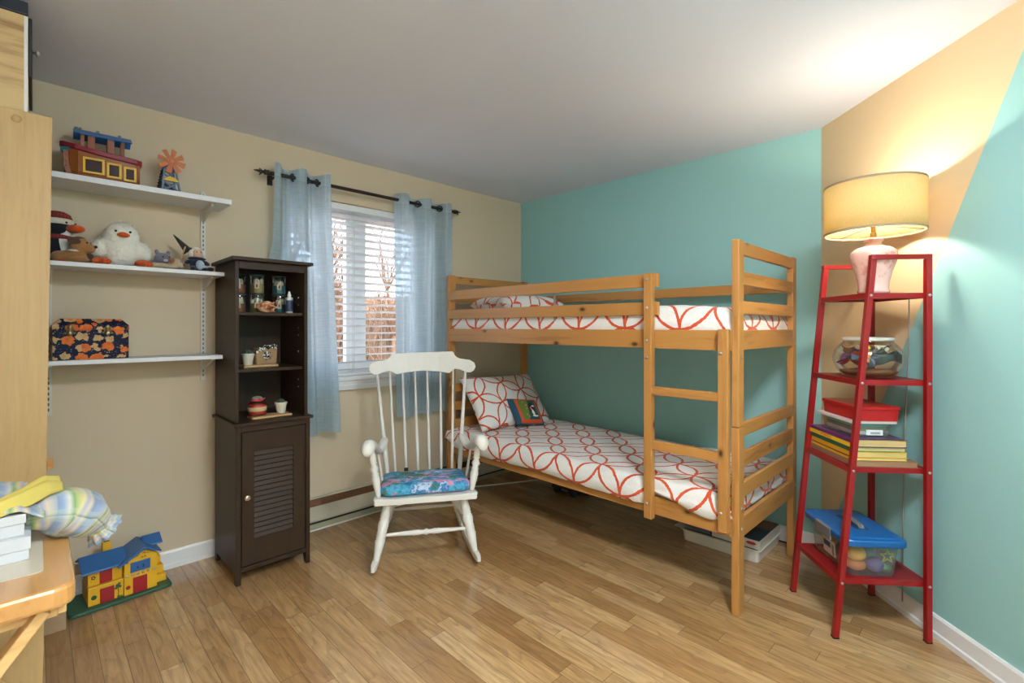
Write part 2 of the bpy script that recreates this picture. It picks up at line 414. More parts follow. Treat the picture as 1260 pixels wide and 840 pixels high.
# curtain rod
m_bronze = paint('dark bronze', K(58, 50, 44), 0.4, metal=0.7)
rod = thing('curtain_rod', 'dark bronze curtain rod with leaf finials above the window', 'curtain rod', (0.1, -1.56, 2.207))
part('pole', tube(B(), [(0.1, -2.235, 2.207), (0.1, -0.862, 2.207)], 0.0115, 14), m_bronze, rod, world=True, smooth=True, auto=0.7)
for s, y in ((-1, -2.235), (1, -0.862)):
    bm = turned(B(), (0.1, y, 2.207), (0.1, y + s * 0.03, 2.207), [(0, 0.012), (0.2, 0.017), (0.5, 0.013), (0.8, 0.018), (1, 0.009)], 14)
    for a in (0, 2.1, 4.2):   # three small leaves and a pointed bud
        c, sn = math.cos(a), math.sin(a)
        tube(bm, [(0.1, y + s * 0.03, 2.207), (0.1 + 0.012 * c, y + s * 0.045, 2.207 + 0.012 * sn), (0.1 + 0.024 * c, y + s * 0.052, 2.207 + 0.024 * sn)], [0.004, 0.006, 0.001], 6)
    turned(bm, (0.1, y + s * 0.03, 2.207), (0.1, y + s * (0.085 if s < 0 else 0.04), 2.207), [(0, 0.006), (0.3, 0.010), (0.6, 0.007), (1, 0.001)], 10)
    part('finial', bm, m_bronze, rod, world=True, smooth=True)
for y in (-2.20, -0.90):
    bm = tube(B(), [(0.0, y, 2.19), (0.06, y, 2.19), (0.1, y, 2.193)], 0.006, 8); lathe(bm, [(0.02, 0), (0.02, 0.006)], 12)
    bm2 = tube(B(), [(0.0, y, 2.19), (0.06, y, 2.19), (0.1, y, 2.193)], 0.006, 8); box(bm2, 0, 0.006, y - 0.015, y + 0.015, 2.16, 2.22); bm.free()
    part('bracket', bm2, m_bronze, rod, world=True)

def mat_curtain():
    m, T, b = new_mat('sheer light blue linen')
    co = T.coord('UV'); s = T.sep(co)
    n1 = T.noise(T.mapping(co, (160, 6, 1)), 1, 3)[0]; n2 = T.noise(T.mapping(co, (6, 190, 1)), 1, 3)[0]
    f = T.math('MULTIPLY', T.math('ADD', n1, n2), 0.5)
    col = T.ramp(f, [(0.35, K(196, 218, 232)), (0.65, K(218, 234, 244))])
    d = T.add('ShaderNodeBsdfDiffuse', {0: col}).outputs[0]
    t = T.add('ShaderNodeBsdfTranslucent', {0: col}).outputs[0]
    p = T.add('ShaderNodeBsdfTransparent', {0: K(205, 228, 244)}).outputs[0]
    a = T.add('ShaderNodeMixShader', {0: 0.66, 1: d, 2: t}).outputs[0]
    hem = T.math('GREATER_THAN', s[1], 0.955)
    fac = T.math('MULTIPLY', T.math('SUBTRACT', 1.0, hem), T.math('ADD', 0.04, T.math('MULTIPLY', T.math('SUBTRACT', 1.0, f), 0.22)))
    o = T.add('ShaderNodeMixShader', {0: fac, 1: a, 2: p}).outputs[0]
    T.l.new(o, m.node_tree.nodes['Material Output'].inputs[0]); return m
m_curt = mat_curtain(); m_grom = paint('dark grommet', K(50, 66, 84), 0.3, metal=0.8)
def curtain(label, top, bot, zt, zb, folds, phase, seed, rings, squeeze=0.0):
    """top/bot: (y0, y1) of the drop; folds: number of waves"""
    rnd = random.Random(seed); nu, nv = 120, 50
    t = thing('curtain', label, 'curtain', (0.1, (top[0] + top[1]) / 2, zt), group='blue window curtains')
    bm = B(); uv = bm.loops.layers.uv.new('UVMap'); G = []
    for j in range(nv + 1):
        v = j / nv; z0 = zt + (zb - zt) * v; row = []
        for i in range(nu + 1):
            u = i / nu
            e = v ** 1.1
            y = (top[0] + (top[1] - top[0]) * u) * (1 - e) + (bot[0] + (bot[1] - bot[0]) * u) * e
            amp = 0.044 * (1 - 0.35 * v)
            ph = 2 * PI * folds * u + phase
            x = 0.1 + amp * (math.sin(ph) + 0.22 * math.sin(3 * ph + 0.4)) * 0.95 + 0.010 * v * math.sin(2.3 * ph + 1 + 2 * v) + 0.006 * mnoise.noise((u * 6, v * 4, seed))
            y += 0.012 * math.sin(2 * ph + 0.8) * (0.4 + 0.6 * v)
            z = z0 + (0.006 * math.sin(ph * 0.9) if j == 0 else 0) + 0.010 * v * math.sin(ph + 1.2)
            # where the tall cabinet stands in front, the cloth is pressed flat against the wall
            wq = squeeze * max(0, min(1, (-2.085 - y) / 0.05)) * max(0, min(1, (1.80 - z) / 0.12))
            x = x * (1 - wq) + (0.034 + 0.22 * (x - 0.1)) * wq
            row.append(bm.verts.new((x, y, z)))
        G.append(row)
    for j in range(nv):
        for i in range(nu):
            f = bm.faces.new((G[j][i], G[j][i + 1], G[j + 1][i + 1], G[j + 1][i]))
            for lp, (a, b_) in zip(f.loops, ((i, j), (i + 1, j), (i + 1, j + 1), (i, j + 1))): lp[uv].uv = (a / nu, 1 - b_ / nv)
    part('panel', bm, m_curt, t, world=True, smooth=True)
    for y, ang in rings:
        bm = B(); R, r = 0.021, 0.0045
        c = Vector((0.1, y, 2.207)); d = Vector((math.sin(ang), math.cos(ang), 0)); ex = Vector((0, 0, 1)); ey = d.cross(ex)
        loft(bm, [[c + (ex * math.cos(a) + ey * math.sin(a)) * (R + r * math.cos(q)) + d * (r * math.sin(q)) for q in [2 * PI * q_ / 8 for q_ in range(8)]] for a in [2 * PI * a_ / 20 for a_ in range(20)]], False, closed=True)
        part('grommet', bm, m_grom, t, world=True, smooth=True)
    return t
curtain('light blue sheer curtain left of the blind beside the dark cabinet', (-2.215, -1.872), (-2.245, -1.80), 2.262, 0.615, 2.25, 1.2, 3, [(-2.10, 0.9), (-2.02, -0.9), (-1.95, 0.9), (-1.89, -0.8)], 1.0)
curtain('light blue sheer curtain right of the blind, next to the bunk bed', (-1.385, -0.852), (-1.372, -0.88), 2.252, 0.640, 2.75, -0.4, 9, [(-1.30, 0.5), (-1.20, -0.8), (-1.10, 0.7), (-1.00, -0.8), (-0.92, 0.7)])

# ------------------------------------------------------------------ baseboard heater under the window
m_heat = paint('heater enamel', K(196, 190, 168), 0.45, 0.02)
ht = thing('baseboard_heater', 'long cream electric baseboard heater under the window', 'heater', (0.03, -1.0, 0))
part('casing', prism(B(), [(0.001, 0.045), (0.055, 0.045), (0.062, 0.06), (0.062, 0.148), (0.03, 0.19), (0.001, 0.19)], 1, -2.04, -0.02), m_heat, ht, world=True, bevel=0.003)
part('outlet_slot', prism(B(), [(0.056, 0.152), (0.066, 0.150), (0.036, 0.186), (0.030, 0.186)], 1, -2.02, -0.05), paint('scorched brown slot', K(104, 66, 34), 0.5, 0.25, 30), ht, world=True, label='brown slot along the top of the heater')
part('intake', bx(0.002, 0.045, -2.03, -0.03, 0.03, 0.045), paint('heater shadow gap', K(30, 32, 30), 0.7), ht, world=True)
part('lower_skirt', bx(0.002, 0.05, -2.04, -0.02, 0.0, 0.03), paint('heater skirt green cream', K(170, 168, 140), 0.5), ht, world=True)
part('end_cap', prism(B(), [(0.001, 0.0), (0.066, 0.0), (0.066, 0.15), (0.034, 0.195), (0.001, 0.195)], 1, -2.055, -2.04), m_heat, ht, world=True)
solo('heater_cable', tube(B(), [(0.085, -2.0, 0.007), (0.082, -1.5, 0.007), (0.085, -1.1, 0.007), (0.13, -0.75, 0.007), (0.28, -0.45, 0.007), (0.40, -0.2, 0.007)], 0.006, 8), m_wcord, 'white cable lying on the floor in front of the heater and under the bed', 'cable', (0.085, -1.5, 0), world=True, smooth=True)

# ================================================================== OUTSIDE
m_soil = paint('leaf litter', K(150, 112, 78), 0.95, 0.25, 4)
struct('ground', bx(-40, -0.5, -25, 30, -1.0, -0.9), m_soil)
m_bark = paint('sunlit bark', K(140, 110, 84), 0.9, 0.3, 12, stretch=(1, 1, 0.2))
m_bark2 = paint('grey brown bark', K(120, 92, 72), 0.9, 0.3, 12, stretch=(1, 1, 0.2))
def bare_tree(x, y, h, seed, mat, label):
    rnd = random.Random(seed); bm = B()
    def limb(p, d, L, r, lev):
        pts = [p]; rs = [r]; n = 4
        for i in range(n):
            d = (d + Vector((rnd.uniform(-1, 1), rnd.uniform(-1, 1), rnd.uniform(-0.3, 0.6))) * 0.16).normalized()
            pts.append(pts[-1] + d * L / n); rs.append(r * (1 - 0.16 * (i + 1)))
        tube(bm, pts, rs, 5 if lev else 7)
        if lev < 3:
            for q in range(6 if lev else 24):
                i = rnd.randint(1, n); a = rnd.uniform(0, 2 * PI); up = rnd.uniform(0.1, 0.9)
                limb(pts[i], (Vector((math.cos(a), math.sin(a), up)) * 0.6 + d * 0.7).normalized(), L * (rnd.uniform(0.20, 0.32) if lev == 0 else rnd.uniform(0.42, 0.62)), rs[i] * 0.62, lev + 1)
    limb(Vector((0, 0, 0)), Vector((0, 0, 1)), h, 0.012 * h + 0.012, 0)
    return solo('bare_tree', bm, mat, label, 'tree', (x, y, -0.9), group='bare trees outside the window', smooth=True)
TL = 'leafless tree outside, seen between the blind slats'
rt = random.Random(11)
for i, (x, y, h) in enumerate(((-4.6, 0.15, 4.2), (-6.3, 2.5, 4.0), (-7.8, 5.0, 4.2), (-7.6, 0.9, 4.8), (-9.9, 2.2, 5.0), (-11.2, 9.0, 4.6), (-6.4, -2.9, 4.2), (-9.9, -0.9, 4.8))):
    bare_tree(x, y, h, 100 + i, m_bark if i % 3 else m_bark2, TL)
# brushy bank behind them: one uncountable thicket
def thicket():
    bm = B(); rnd = random.Random(5)
    for i in range(2600):
        x = rnd.uniform(-16.5, -14.2); y = rnd.uniform(-3, 16); h = rnd.uniform(1.8, 3.6) * (1 + 0.25 * mnoise.noise((y * 0.8, 0, 0)))
        p = Vector((x, y, -0.9)); d = Vector((rnd.uniform(-.4, .4), rnd.uniform(-.6, .6), 1))
        q = p + d * h * 0.5; r_ = q + Vector((rnd.uniform(-.7, .7), rnd.uniform(-.7, .7), 1)) * h * 0.5
        tube(bm, [p, q, r_], [0.045, 0.025, 0.008], 3, cap=False)
    return bm
solo('brush_thicket', thicket(), paint('brown brush', K(138, 112, 90), 0.95, 0.5, 1.5), 'dense brown leafless brush at the far edge of the yard', 'bushes', (-15, 6, -0.9), world=True, kind='stuff')
def bank():
    bm = B(); G = []
    for j in range(9):
        row = []
        for i in range(41):
            y = -6 + 26 * i / 40; t = j / 8
            row.append(bm.verts.new((-17.4 - 3 * t, y, -0.92 + 3.9 * math.sin(t * PI / 2) + 0.35 * mnoise.noise((y * 0.7, t * 3, 1)) * t)))
        G.append(row)
    for j in range(8):
        for i in range(40): bm.faces.new((G[j][i], G[j][i + 1], G[j + 1][i + 1], G[j + 1][i]))
    return bm
struct('ground_bank', bank(), paint('brown wooded bank', K(140, 104, 76), 0.95, 0.4, 3), smooth=True)
# ================================================================== BUNK BED
P1, P2 = K(190, 134, 70), K(144, 90, 42)
pineX = wood('honey pine, grain along length', P1, P2, 0, knots=0.7)
pineY = wood('honey pine, grain across', P1, P2, 1, knots=0.7)
pineZ = wood('honey pine, upright grain', P1, P2, 2, knots=0.65)
m_bolt = paint('zinc bolt', K(190, 192, 196), 0.3, metal=0.9)
m_steel = paint('grey steel strip', K(168, 172, 172), 0.4, metal=0.6)
bed = thing('bunk_bed', 'honey pine bunk bed with ladder standing against the teal wall', 'bunk bed', (1.245, -0.55, 0))
XL0, XL1, XR0, XR1 = 0.170, 0.203, 2.288, 2.321
YF0, YF1, YB0, YB1 = -0.985, -0.922, -0.185, -0.120
for (x0, x1) in ((XL0, XL1), (XR0, XR1)):
    for (y0, y1) in ((YF0, YF1), (YB0, YB1)):
        part('lower_post', bx(x0 - 0.001, x1 + 0.001, y0, y1, 0.0, 0.842), pineZ, bed, world=True, bevel=0.004)
        part('upper_post', bx(x0, x1, y0 + 0.001, y1 - 0.001, 0.844, 1.69), pineZ, bed, world=True, bevel=0.004)
    xa, xb = (x0 + 0.006, x1 - 0.004) if x0 < 1 else (x0 + 0.010, x1 - 0.002)
    for z0, z1 in ((1.624, 1.684), (1.488, 1.548), (1.355, 1.414), (1.190, 1.281), (0.796, 0.857), (0.656, 0.724), (0.518, 0.587), (0.342, 0.434)):
        part('end_rail', bx(xa, xb, YF1 - 0.003, YB0 + 0.003, z0, z1), pineY, bed, world=True, bevel=0.003)
for z0, z1, xe in ((1.500, 1.568, 1.925), (1.356, 1.424, 1.925)):
    part('guard_rail', bx(XL1, xe, -0.983, -0.962, z0, z1), pineX, bed, world=True, bevel=0.003)
part('back_guard_rail', bx(XL1 - 0.02, XR0 + 0.02, -0.119, -0.098, 1.494, 1.558), pineX, bed, world=True, bevel=0.003)
for z0, z1 in ((1.187, 1.281), (0.345, 0.435)):
    part('side_rail', bx(XL1, XR0, -0.983, -0.960, z0, z1), pineX, bed, world=True, bevel=0.003)
    part('side_rail', bx(XL1, XR0, -0.150, -0.127, z0, z1), pineX, bed, world=True, bevel=0.003)
    bm = B()
    for i in range(11): box(bm, 0.27 + i * 0.19, 0.36 + i * 0.19, -0.958, -0.152, z0 + 0.012, z0 + 0.030)
    part('slat_base', bm, pineY, bed, world=True)
part('steel_strip', bx(1.217, 1.231, -0.961, -0.958, 1.20, 1.50), m_steel, bed, world=True, label='thin grey steel strip joining the guard rails')
lad = part('ladder_upright', bx(1.867, 1.911, -1.022, -0.985, 0.328, 1.568), pineZ, bed, world=True, bevel=0.004)
part('ladder_upright', bx(2.240, 2.286, -1.022, -0.987, 0.368, 1.285), pineZ, bed, world=True, bevel=0.004)
for z0, z1 in ((0.955, 0.997), (0.680, 0.726)):
    part('ladder_rung', bx(1.908, 2.243, -1.016, -0.992, z0, z1), pineX, bed, world=True, bevel=0.003)
def bolt(p, d, r=0.0075):
    part('bolt', turned(B(), p, Vector(p) + Vector(d) * 0.004, [(0, r), (0.6, r * 0.95), (1, r * 0.5)], 12), m_bolt, bed, world=True, smooth=True)
for z in (1.535, 1.392, 1.287 - 0.06, 1.12 + 0.02): bolt((1.885, -1.022, z), (0, -1, 0))
bolt((1.885, -1.022, 0.405), (0, -1, 0)); bolt((2.255, -1.022, 1.175), (0, -1, 0)); bolt((2.255, -1.022, 0.455), (0, -1, 0))
for z in (1.16, 0.475, 0.385): bolt((2.322, -0.955, z), (1, 0, 0))
for z in (1.20, 0.40): bolt((2.322, -0.150, z), (1, 0, 0))
for z in (0.93, 0.88): bolt((0.204, -0.955, z), (1, 0, 0), 0.006)

# ---------------------------------------------------------- bedding
def ring_nodes(T, co, period, width, rot, col_bg, col_line, phase):
    """overlapping rings on a square grid, in metres"""
    nz = T.noise(co, 14, 2)[1]
    off = T.add('ShaderNodeVectorMath', {0: T.add('ShaderNodeVectorMath', {0: nz, 1: (0.5, 0.5, 0.5)}, operation='SUBTRACT').outputs[0], 3: 0.012}, operation='SCALE').outputs[0]
    v = T.add('ShaderNodeVectorMath', {0: co, 1: off}, operation='ADD').outputs[0]
    s = T.sep(T.mapping(v, (1 / period, 1 / period, 1), phase, (0, 0, rot)))
    q = []
    for i in (0, 1): q.append(T.math('ABSOLUTE', T.math('SUBTRACT', T.math('FRACT', s[i]), 0.5)))
    def dist(cx, cy):
        a = T.math('SUBTRACT', q[0], cx); b_ = T.math('SUBTRACT', q[1], cy)
        r = T.math('SQRT', T.math('ADD', T.math('MULTIPLY', a, a), T.math('MULTIPLY', b_, b_)))
        return T.math('ABSOLUTE', T.math('SUBTRACT', r, 0.7071))
    d = T.math('MINIMUM', T.math('MINIMUM', dist(1, 0), dist(0, 1)), dist(0, 0))
    hw = width / period / 2
    edge = T.math('ADD', hw, T.math('MULTIPLY', T.math('SUBTRACT', T.noise(co, 90, 2)[0], 0.5), hw * 0.9))
    f = T.math('LESS_THAN', d, edge)
    return T.mix(f, col_bg, T.mix(T.noise(co, 60, 2)[0], col_line, scale_c(col_line, 1.25)))
def mat_quilt(name, period, width, rot, phase):
    m, T, b = new_mat(name); co = T.coord('UV')
    T.l.new(ring_nodes(T, co, period, width, rot, K(236, 233, 228), K(200, 78, 38), phase), b.inputs['Base Color'])
    b.inputs['Roughness'].default_value = 0.9; b.inputs['Sheen Weight'].default_value = 0.15
    vo = T.add('ShaderNodeTexVoronoi', {'Vector': co, 'Scale': 75.0}, feature='SMOOTH_F1')
    T.l.new(T.bump(T.math('ADD', vo.outputs['Distance'], T.noise(co, 40, 2)[0]), 0.45, 0.006), b.inputs['Normal'])
    return m
m_quilt = mat_quilt('white quilt with orange rings', 0.218, 0.0142, PI / 4, (0.662, 0.168, 0))
m_sham = mat_quilt('white sham with orange rings', 0.190, 0.0115, 0.42, (0.17, 0, 0))
m_tick = paint('mattress ticking', K(225, 222, 214), 0.9, 0.03)
for nm, z0, z1 in (('lower', 0.377, 0.500), ('upper', 1.219, 1.365)):
    solo('mattress', bx(0.212, 2.272, -0.945, -0.155, z0, z1), m_tick, 'plain off-white mattress under the quilt on the %s bunk' % nm, 'mattress', (1.24, -0.55, z0), world=True, bevel=0.03, group='bunk mattresses')

def quilt(label, x0, x1, yb, t0, prof, hem, endz, seed):
    """prof(x) -> (front y, top z); hem(x) -> hem height; the right end drops to endz"""
    bm = B(); uv = bm.loops.layers.uv.new('UVMap'); nx, nend = 150, 10
    xs = [x0 + (x1 - x0) * i / nx for i in range(nx + 1)]
    G, UVs = [], []
    for i in range(nx + nend + 1):
        e = max(0, i - nx) / nend; x = xs[min(i, nx)]; s = x
        yf, zt = prof(x); hz = hem(x); pts = []
        R = 0.05
        edge_round = 1 - min(1, (x1 - x) / 0.05) if x > x1 - 0.05 else 0
        ztx = zt - 0.022 * edge_round ** 2
        pts.append((yb - 0.004, ztx - 0.05)); pts.append((yb, ztx - 0.012))
        for j in range(22):
            y = yb - 0.02 + (yf + R - yb + 0.02) * j / 21
            pts.append((y, ztx + 0.006 * mnoise.noise((x * 5, y * 5, seed)) + 0.003 * mnoise.noise((x * 17, y * 17, seed))))
        for j in range(1, 6):
            a = PI / 2 * j / 5; pts.append((yf + R - R * math.sin(a), ztx - R + R * math.cos(a)))
        for j in range(1, 13):
            v = j / 12; z = (ztx - R) * (1 - v) + hz * v
            y = yf - 0.010 * math.sin(v * PI) - 0.005 * mnoise.noise((x * 6, v * 2, seed + 4)) * v + 0.002 * v
            pts.append((y, z))
        row, ur, t = [], [], 0.0; last = None
        for (y, z) in pts:
            if last: t += math.hypot(y - last[0], z - last[1])
            last = (y, z); px = x
            if e > 0:
                d = e * (zt - endz); px = x + 0.012 * math.sin(min(1, e * 2.5) * PI / 2) + 0.004 * mnoise.noise((y * 9, e * 2, seed))
                z = min(z, zt - 0.022 - d + 0.012 * mnoise.noise((y * 5, 3, seed)) * e); s = x + d
            row.append(bm.verts.new((px, y, z))); ur.append((s, t + t0))
        G.append(row); UVs.append(ur)
    for i in range(len(G) - 1):
        for j in range(len(G[0]) - 1):
            f = bm.faces.new((G[i][j], G[i + 1][j], G[i + 1][j + 1], G[i][j + 1]))
            for lp, (a, b_) in zip(f.loops, ((i, j), (i + 1, j), (i + 1, j + 1), (i, j + 1))): lp[uv].uv = UVs[a][b_]
    o = solo('quilt', bm, m_quilt, label, 'quilt', (1.24, -0.55, prof(1.2)[1] - 0.15), world=True, smooth=True, group='ring patterned quilts')
    md = o.modifiers.new('thickness', 'SOLIDIFY'); md.thickness = 0.007; md.offset = -1
    return o
def sm(a, b, x):
    t = max(0, min(1, (x - a) / (b - a))); return t * t * (3 - 2 * t)
def low_prof(x):
    yf = -1.008
    for c in (1.889, 2.263): yf += 0.026 * math.exp(-((x - c) / 0.05) ** 2)
    if x > 1.9: yf += 0.006
    return yf, 0.528 - 0.012 * sm(0.5, 0.2, x) + 0.004 * math.sin(x * 3)
def low_hem(x):
    if x < 1.86: return 0.398 + 0.05 * sm(0.32, 0.19, x) + 0.006 * math.sin(x * 7) - 0.012 * sm(1.6, 1.85, x)
    return 0.398 + 0.055 * sm(1.86, 1.905, x) - 0.050 * sm(1.95, 2.2, x) + 0.03 * sm(2.2, 2.28, x)
quilt('white quilt with orange rings covering the lower bunk', 0.180, 2.274, -0.150, 0, low_prof, low_hem, 0.445, 2.0)
def up_prof(x): return -0.950 - 0.0 * x, 1.392 + 0.008 * math.sin(x * 4 + 1) - 0.012 * sm(2.1, 2.27, x)
def up_hem(x): return 1.262
quilt('white quilt with orange rings on the upper bunk behind the guard rails', 0.207, 2.272, -0.160, 0.08, up_prof, up_hem, 1.283, 8.0)

def pillow_bm(w, h, th, n=28, flange=0.0, sag=0.0):
    bm = B(); uv = bm.loops.layers.uv.new('UVMap'); S = []
    for sgn in (1, -1):
        G = []
        for j in range(n + 1):
            row = []
            for i in range(n + 1):
                u, v = 2 * i / n - 1, 2 * j / n - 1
                k_ = max(0, (1 - u ** 4) * (1 - v ** 4)) ** 0.55
                pin = 1 - 0.07 * (1 - abs(u) ** 2) * abs(v) ** 3 - 0.0
                pin2 = 1 - 0.07 * (1 - abs(v) ** 2) * abs(u) ** 3
                x, y = u * w / 2 * pin2, v * h / 2 * pin
                z = sgn * th / 2 * k_ * (1 + 0.12 * mnoise.noise((u * 2, v * 2, sgn))) - sag * u * u
                if (i in (0, n) or j in (0, n)) and sgn < 0: row.append(S[0][j][i])
                else: row.append(bm.verts.new((x, y, z)))
            G.append(row)
        S.append(G)
        for j in range(n):
            for i in range(n):
                vs = (G[j][i], G[j][i + 1], G[j + 1][i + 1], G[j + 1][i]); f = bm.faces.new(vs if sgn > 0 else vs[::-1])
                for lp in f.loops: lp[uv].uv = (lp.vert.co.x + 0.5, lp.vert.co.y + 0.5 + (0 if sgn > 0 else 0.07))
    return bm
bm = pillow_bm(0.74, 0.46, 0.15); bm.transform(basis((0.395, -0.565, 0.715), (0.03, 1, -0.02), (-0.60, 0.02, 0.80)))
solo('pillow', bm, m_sham, 'big ring patterned pillow leaning against the head of the lower bunk', 'pillow', (0.395, -0.565, 0.53), world=True, smooth=True, group='ring patterned pillows')
bm = pillow_bm(0.62, 0.44, 0.15); bm.transform(basis((0.50, -0.55, 1.462), (0.15, 1, 0), (-1, 0.15, 0.0)))
solo('pillow', bm, m_sham, 'ring patterned pillow lying flat on the upper bunk behind the guard rail', 'pillow', (0.50, -0.55, 1.40), world=True, smooth=True, group='ring patterned pillows')
def mat_cushion():
    m, T, b = new_mat('woven cushion with a bird'); co = T.coord('UV'); s = T.sep(co)
    x = T.math('MULTIPLY', T.math('SUBTRACT', s[0], 0.5), 7.4); y = T.math('MULTIPLY', T.math('SUBTRACT', s[1], 0.5), 7.4)
    def ell(cx, cy, rx, ry):
        a = T.math('DIVIDE', T.math('SUBTRACT', x, cx), rx); c = T.math('DIVIDE', T.math('SUBTRACT', y, cy), ry)
        return T.math('LESS_THAN', T.math('ADD', T.math('MULTIPLY', a, a), T.math('MULTIPLY', c, c)), T.math('ADD', 0.75, T.math('MULTIPLY', T.noise(co, 40, 2)[0], 0.5)))
    r = T.math('MAXIMUM', T.math('ABSOLUTE', x), T.math('ABSOLUTE', y))
    inner = T.mix(T.math('LESS_THAN', x, T.math('ADD', -0.02, T.math('MULTIPLY', y, 0.25))), K(34, 82, 82), K(104, 128, 52))
    vo = T.add('ShaderNodeTexVoronoi', {'Vector': T.mapping(co, (34, 34, 1)), 'Scale': 1.0})
    dots = T.math('MULTIPLY', T.math('LESS_THAN', vo.outputs['Distance'], 0.24), T.math('LESS_THAN', x, 0.0))
    inner = T.mix(dots, inner, K(206, 132, 80))
    inner = T.mix(ell(0.24, 0.12, 0.22, 0.34), inner, K(28, 34, 44)); inner = T.mix(ell(0.26, -0.18, 0.09, 0.20), inner, K(228, 226, 210))
    inner = T.mix(ell(0.20, 0.08, 0.06, 0.13), inner, K(220, 120, 110)); inner = T.mix(ell(0.40, 0.24, 0.10, 0.05), inner, K(232, 228, 214))
    inner = T.mix(ell(0.32, -0.40, 0.22, 0.05), inner, K(230, 226, 210))
    col = T.mix(T.math('LESS_THAN', r, 0.62), K(212, 84, 42), inner)
    col = T.mix(T.math('LESS_THAN', r, 0.78), K(40, 84, 104), col)
    T.l.new(col, b.inputs['Base Color']); b.inputs['Roughness'].default_value = 0.95
    T.l.new(T.bump(T.noise(co, 260, 2)[0], 0.35, 0.004), b.inputs['Normal']); return m
bm = pillow_bm(0.285, 0.235, 0.085, 20); bm.transform(basis((0.575, -0.535, 0.640), (0.10, 1, -0.13), (-0.62, 0.12, 0.78)))
solo('cushion', bm, mat_cushion(), 'small teal cushion with orange border and a bird, leaning on the big pillow', 'cushion', (0.575, -0.535, 0.53), world=True, smooth=True)

# ================================================================== ROCKING CHAIR  (local: x to the right, y towards the back)
m_chair = paint('white painted wood', K(230, 226, 218), 0.38, 0.03, 14, 0.05, 60)
ch = thing('rocking_chair', 'white painted rocking chair with spindle back, in front of the window', 'rocking chair', (1.0085, -1.745, 0), math.atan2(0.844, 0.536))
SL = -0.075   # seat slopes down to the back
def seat_z(y): return 0.385 + SL * (y - 0.06)
rings = []
for y, hw in ((0.045, 0.272), (0.055, 0.277), (0.10, 0.276), (0.25, 0.262), (0.40, 0.240), (0.47, 0.222), (0.50, 0.205)):
    z = seat_z(y); rings.append([(-hw, y, z), (-hw * 0.6, y, z - 0.006), (0, y, z - 0.004), (hw * 0.6, y, z - 0.006), (hw, y, z), (hw, y, z - 0.014), (hw - 0.004, y, z - 0.018), (hw, y, z - 0.022), (hw * 0.985, y, z - 0.037), (-hw * 0.985, y, z - 0.037), (-hw, y, z - 0.022), (-hw + 0.004, y, z - 0.018), (-hw, y, z - 0.014)])
part('seat', loft(B(), rings), m_chair, ch, bevel=0.003)
# comb: cut outline, slightly curved in plan
top = [(-0.33, 1.008), (-0.341, 1.03), (-0.332, 1.056), (-0.305, 1.073), (-0.270, 1.076), (-0.235, 1.084), (-0.212, 1.100), (-0.204, 1.118), (-0.198, 1.122), (-0.10, 1.125), (0, 1.127), (0.10, 1.129), (0.192, 1.132), (0.200, 1.128), (0.206, 1.110), (0.22, 1.094), (0.24, 1.085), (0.27, 1.081), (0.305, 1.077), (0.332, 1.060), (0.341, 1.034), (0.33, 1.010)]
botm = [(0.308, 0.995), (0.285, 0.996), (0.262, 1.004), (0.235, 1.016), (0.205, 1.018), (0.185, 1.004), (0.172, 0.992), (0.158, 0.992), (0.10, 1.002), (0, 1.008), (-0.10, 1.000), (-0.155, 0.990), (-0.172, 0.988), (-0.187, 1.000), (-0.205, 1.013), (-0.235, 1.012), (-0.262, 1.000), (-0.285, 0.991), (-0.308, 0.991)]
bm = B(); n_ = len(top) ; outl = top + botm
bm_o = [bm.verts.new((x, 0, z)) for x, z in outl]
edges = [bm.edges.new((bm_o[i], bm_o[(i + 1) % len(bm_o)])) for i in range(len(bm_o))]
bmesh.ops.triangle_fill(bm, edges=edges, use_beauty=True)
ex = bmesh.ops.extrude_face_region(bm, geom=bm.faces[:])
for v in [g for g in ex['geom'] if isinstance(g, bmesh.types.BMVert)]: v.co.y += 0.020
for v in bm.verts: v.co.y += 0.575 + 0.055 * (1 - (v.co.x / 0.34) ** 2) - 0.0 + (v.co.z - 1.0) * 0.22
part('comb', bm, m_chair, ch, bevel=0.0025)
def comb_y(x, z): return 0.585 + 0.055 * (1 - (x / 0.34) ** 2) + (z - 1.0) * 0.22
xt = [-0.292, -0.213, -0.133, -0.053, 0.026, 0.113, 0.196, 0.276]
xb = [-0.215, -0.172, -0.106, -0.035, 0.036, 0.107, 0.172, 0.215]
for i, (a, b_) in enumerate(zip(xt, xb)):
    zt = 1.02; big = i in (0, 7)
    yb_ = 0.475 - 0.9 * (b_ ** 2); q = (a, comb_y(a, zt), zt); p = (b_, yb_, seat_z(yb_) - 0.004)
    pr = [(0, 0.010), (0.12, 0.0145), (0.30, 0.0155), (0.42, 0.0125), (0.7, 0.0105), (1, 0.008)] if big else [(0, 0.007), (0.25, 0.0095), (0.6, 0.0075), (1, 0.006)]
    part('back_post' if big else 'spindle', turned(B(), p, q, pr, 12), m_chair, ch, smooth=True)
    if i == 2: part('felt_band', turned(B(), Vector(p).lerp(Vector(q), 0.045), Vector(p).lerp(Vector(q), 0.105), [(0, 0.012), (0.1, 0.0125), (0.9, 0.0125), (1, 0.012)], 12), paint('black tape', K(40, 40, 44), 0.7), ch, smooth=True, label='black band at the foot of one spindle')
post_t, post_b = [], []
